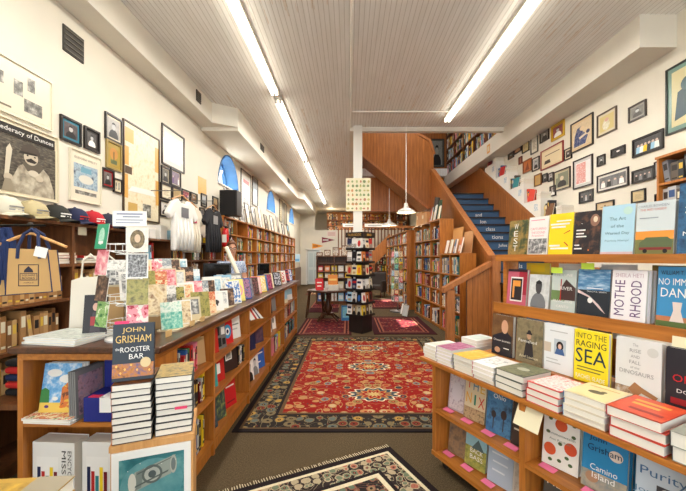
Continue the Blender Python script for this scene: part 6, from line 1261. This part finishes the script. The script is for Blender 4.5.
# shelves below the top
def low(x, zz, w_, h_, t, c, lab, items=None, beh=2, lean=7, rz=8): disp(x, .10, zz, w_, h_, t, c, lab, items, lean=lean, rz=rz, behind=beh, blabel='spare copy behind the ' + lab.split(' on ')[0].split(' in ')[0])
z1, z0 = .4305, .1155
low(.135, z1, .145, .27, .022, (176, 160, 166), 'mauve engraved cover book on the upper island shelf', [('r', .08, .05, .92, .95, NZ([(170, 150, 160), (206, 196, 196), (120, 104, 120)], 12)), ('c', .5, .5, .3, .25, (200, 192, 196))], 2)
low(.305, z1, .165, .285, .04, (214, 196, 160), 'cream book with big multicoloured capitals on the upper island shelf', [('r', 0, 0, 1, .28, NZ([(60, 44, 40), (190, 160, 120), (110, 80, 60)], 26)), ('t', 'T', .2, .82, .24, .2, (206, 60, 50)), ('t', 'H', .52, .80, .24, .2, (70, 120, 150)), ('t', 'E', .84, .78, .2, .2, (206, 160, 50)), ('t', 'N', .22, .5, .26, .24, (226, 160, 50)), ('t', 'I', .52, .48, .08, .24, (60, 130, 110)), ('t', 'X', .82, .46, .28, .24, (200, 60, 50))], 2)
low(.505, z1, .17, .285, .025, (50, 90, 130), 'blue night tree cover book on the upper island shelf', [('r', 0, 0, 1, 1, NZ([(40, 70, 110), (80, 130, 170), (40, 40, 50)], 6)), ('c', .3, .4, .1, .08, (60, 50, 50)), ('r', .28, .1, .32, .4, (60, 50, 50)), ('c', .7, .45, .12, .1, (60, 50, 50)), ('r', .68, .1, .72, .45, (60, 50, 50)), ('t', 'Ohio', .5, .8, .5, .1, 'white')], 2)
low(.665, z1, .115, .25, .022, (64, 54, 50), 'dark brown handwritten cover book on the upper island shelf', [('r', .15, .65, .7, .69, (214, 206, 190)), ('r', .2, .5, .8, .54, (214, 206, 190)), ('r', .15, .35, .6, .39, (214, 206, 190))], 1)
low(.14, z0, .15, .26, .022, (92, 76, 66), 'dark mountain cover book on the bottom island shelf', [('r', 0, 0, 1, 1, NZ([(70, 64, 60), (150, 120, 90), (60, 70, 80)], 5))], 2)
low(.315, z0, .165, .27, .035, (120, 150, 140), 'green field cover book with white title on the bottom island shelf', [('r', 0, .45, 1, 1, (150, 190, 200)), ('r', 0, 0, 1, .48, NZ([(110, 120, 60), (190, 180, 90)], 14)), ('p', [(.3, .45), (.6, .7), (.9, .45)], (90, 110, 110)), ('t', 'BACK', .55, .4, .6, .11, 'white'), ('t', 'BASS', .55, .25, .6, .11, 'white')], 3)
low(.515, z0, .17, .255, .025, (176, 190, 206), 'pale blue faint script book on the bottom island shelf', [('r', .15, .7, .8, .74, (220, 226, 232)), ('r', .2, .5, .8, .54, (220, 226, 232)), ('r', .2, .3, .7, .34, (220, 226, 232))], 2)
low(.668, z0, .105, .225, .02, (196, 190, 180), 'pale grey branch pattern book on the bottom island shelf', [('r', .1, .1, .9, .9, NZ([(200, 194, 184), (150, 140, 130)], 18))], 2)
FRU = [('c', .5, .78, .17, .11, (214, 90, 50)), ('c', .78, .42, .17, .11, (206, 80, 46)), ('c', .22, .3, .17, .11, (214, 90, 50))] + [('c', x, zz, .06, .03, (80, 100, 60)) for x, zz in ((.2, .85), (.85, .85), (.15, .6), (.5, .45), (.85, .65), (.5, .15), (.8, .15), (.7, .25), (.25, .12))] + [('t', 'Commonwealth', .5, .6, .8, .05, (120, 130, 120)), ('t', 'Ann Patchett', .5, .5, .6, .04, (120, 130, 120))]
low(.90, z1, .18, .285, .025, (240, 236, 226), 'white book scattered with oranges and leaves on the upper island shelf', FRU, 3)
low(1.11, z1, .185, .275, .03, (40, 130, 180), 'sea blue book with dark script on the upper island shelf', [('r', 0, 0, 1, .3, NZ([(190, 170, 140), (90, 120, 130)], 7)), ('c', .75, .68, .15, .09, (226, 206, 190)), ('c', .25, .2, .15, .09, (170, 130, 100)), ('t', 'John', .35, .85, .4, .1, (20, 50, 80)), ('t', 'Grisham', .5, .7, .75, .11, (20, 50, 80)), ('t', 'Camino', .5, .38, .6, .1, 'white'), ('t', 'Island', .5, .25, .5, .1, 'white')], 4)
low(1.345, z1, .205, .285, .028, (190, 204, 214), 'pale blue book with slanted script over a woman portrait on the upper island shelf', [('r', .02, .02, .98, .98, (196, 208, 218)), ('r', .35, .2, .65, .55, (60, 60, 66)), ('c', .5, .42, .1, .11, (190, 190, 190)), ('t', 'Purity', .45, .68, .75, .16, (70, 110, 150)), ('t', 'Jonathan', .4, .4, .85, .1, (90, 130, 160)), ('t', 'Franzen', .45, .2, .8, .1, (90, 130, 160))], 2)
low(.90, z0, .18, .25, .03, (90, 84, 76), 'dark grey brown book with white capitals on the bottom island shelf', [('t', 'HERE', .5, .86, .8, .13, 'white'), ('r', 0, .05, 1, .6, NZ([(70, 64, 58), (120, 110, 96)], 8))], 2)
low(1.11, z0, .18, .25, .03, (90, 110, 70), 'green mossy cover book on the bottom island shelf', [('r', .05, .05, .95, .95, NZ([(60, 80, 50), (140, 150, 90), (190, 150, 110)], 9))], 1)
low(1.33, z0, .18, .25, .03, 'tan', 'tan cover book on the bottom island shelf', None, 1)
def slip(x, zz, lab): sheet(U @ T(x, .035, zz + .004) @ RX(-80), .085, .042, (240, 120, 160), lab, None, 'slip', 'pink_slip', .001)
for zz, nm in ((z1, 'upper'), (z0, 'bottom')):
    for j, x in enumerate((.11, .29, .47, .645, .87, 1.09, 1.31)): slip(x, zz, 'pink price slip, %s from the far end of the %s island shelf' % (ordw(j), nm))

flush_spines(max(40, 300 - NBOOK[0]))
print('BOOKS', NBOOK[0], 'SPINES', len(SPINES), 'OBJ', len(bpy.data.objects))
_seen = {}
for o in bpy.data.objects:
    if o.get('category') and o.get('label'): _seen.setdefault(o['label'], []).append(o)
for l_, q in _seen.items():
    if len(q) > 1 and not all(x.get('group') for x in q): print('DUP', l_, len(q))
    if not 4 <= len(l_.split()) <= 16: print('LEN', len(l_.split()), l_)
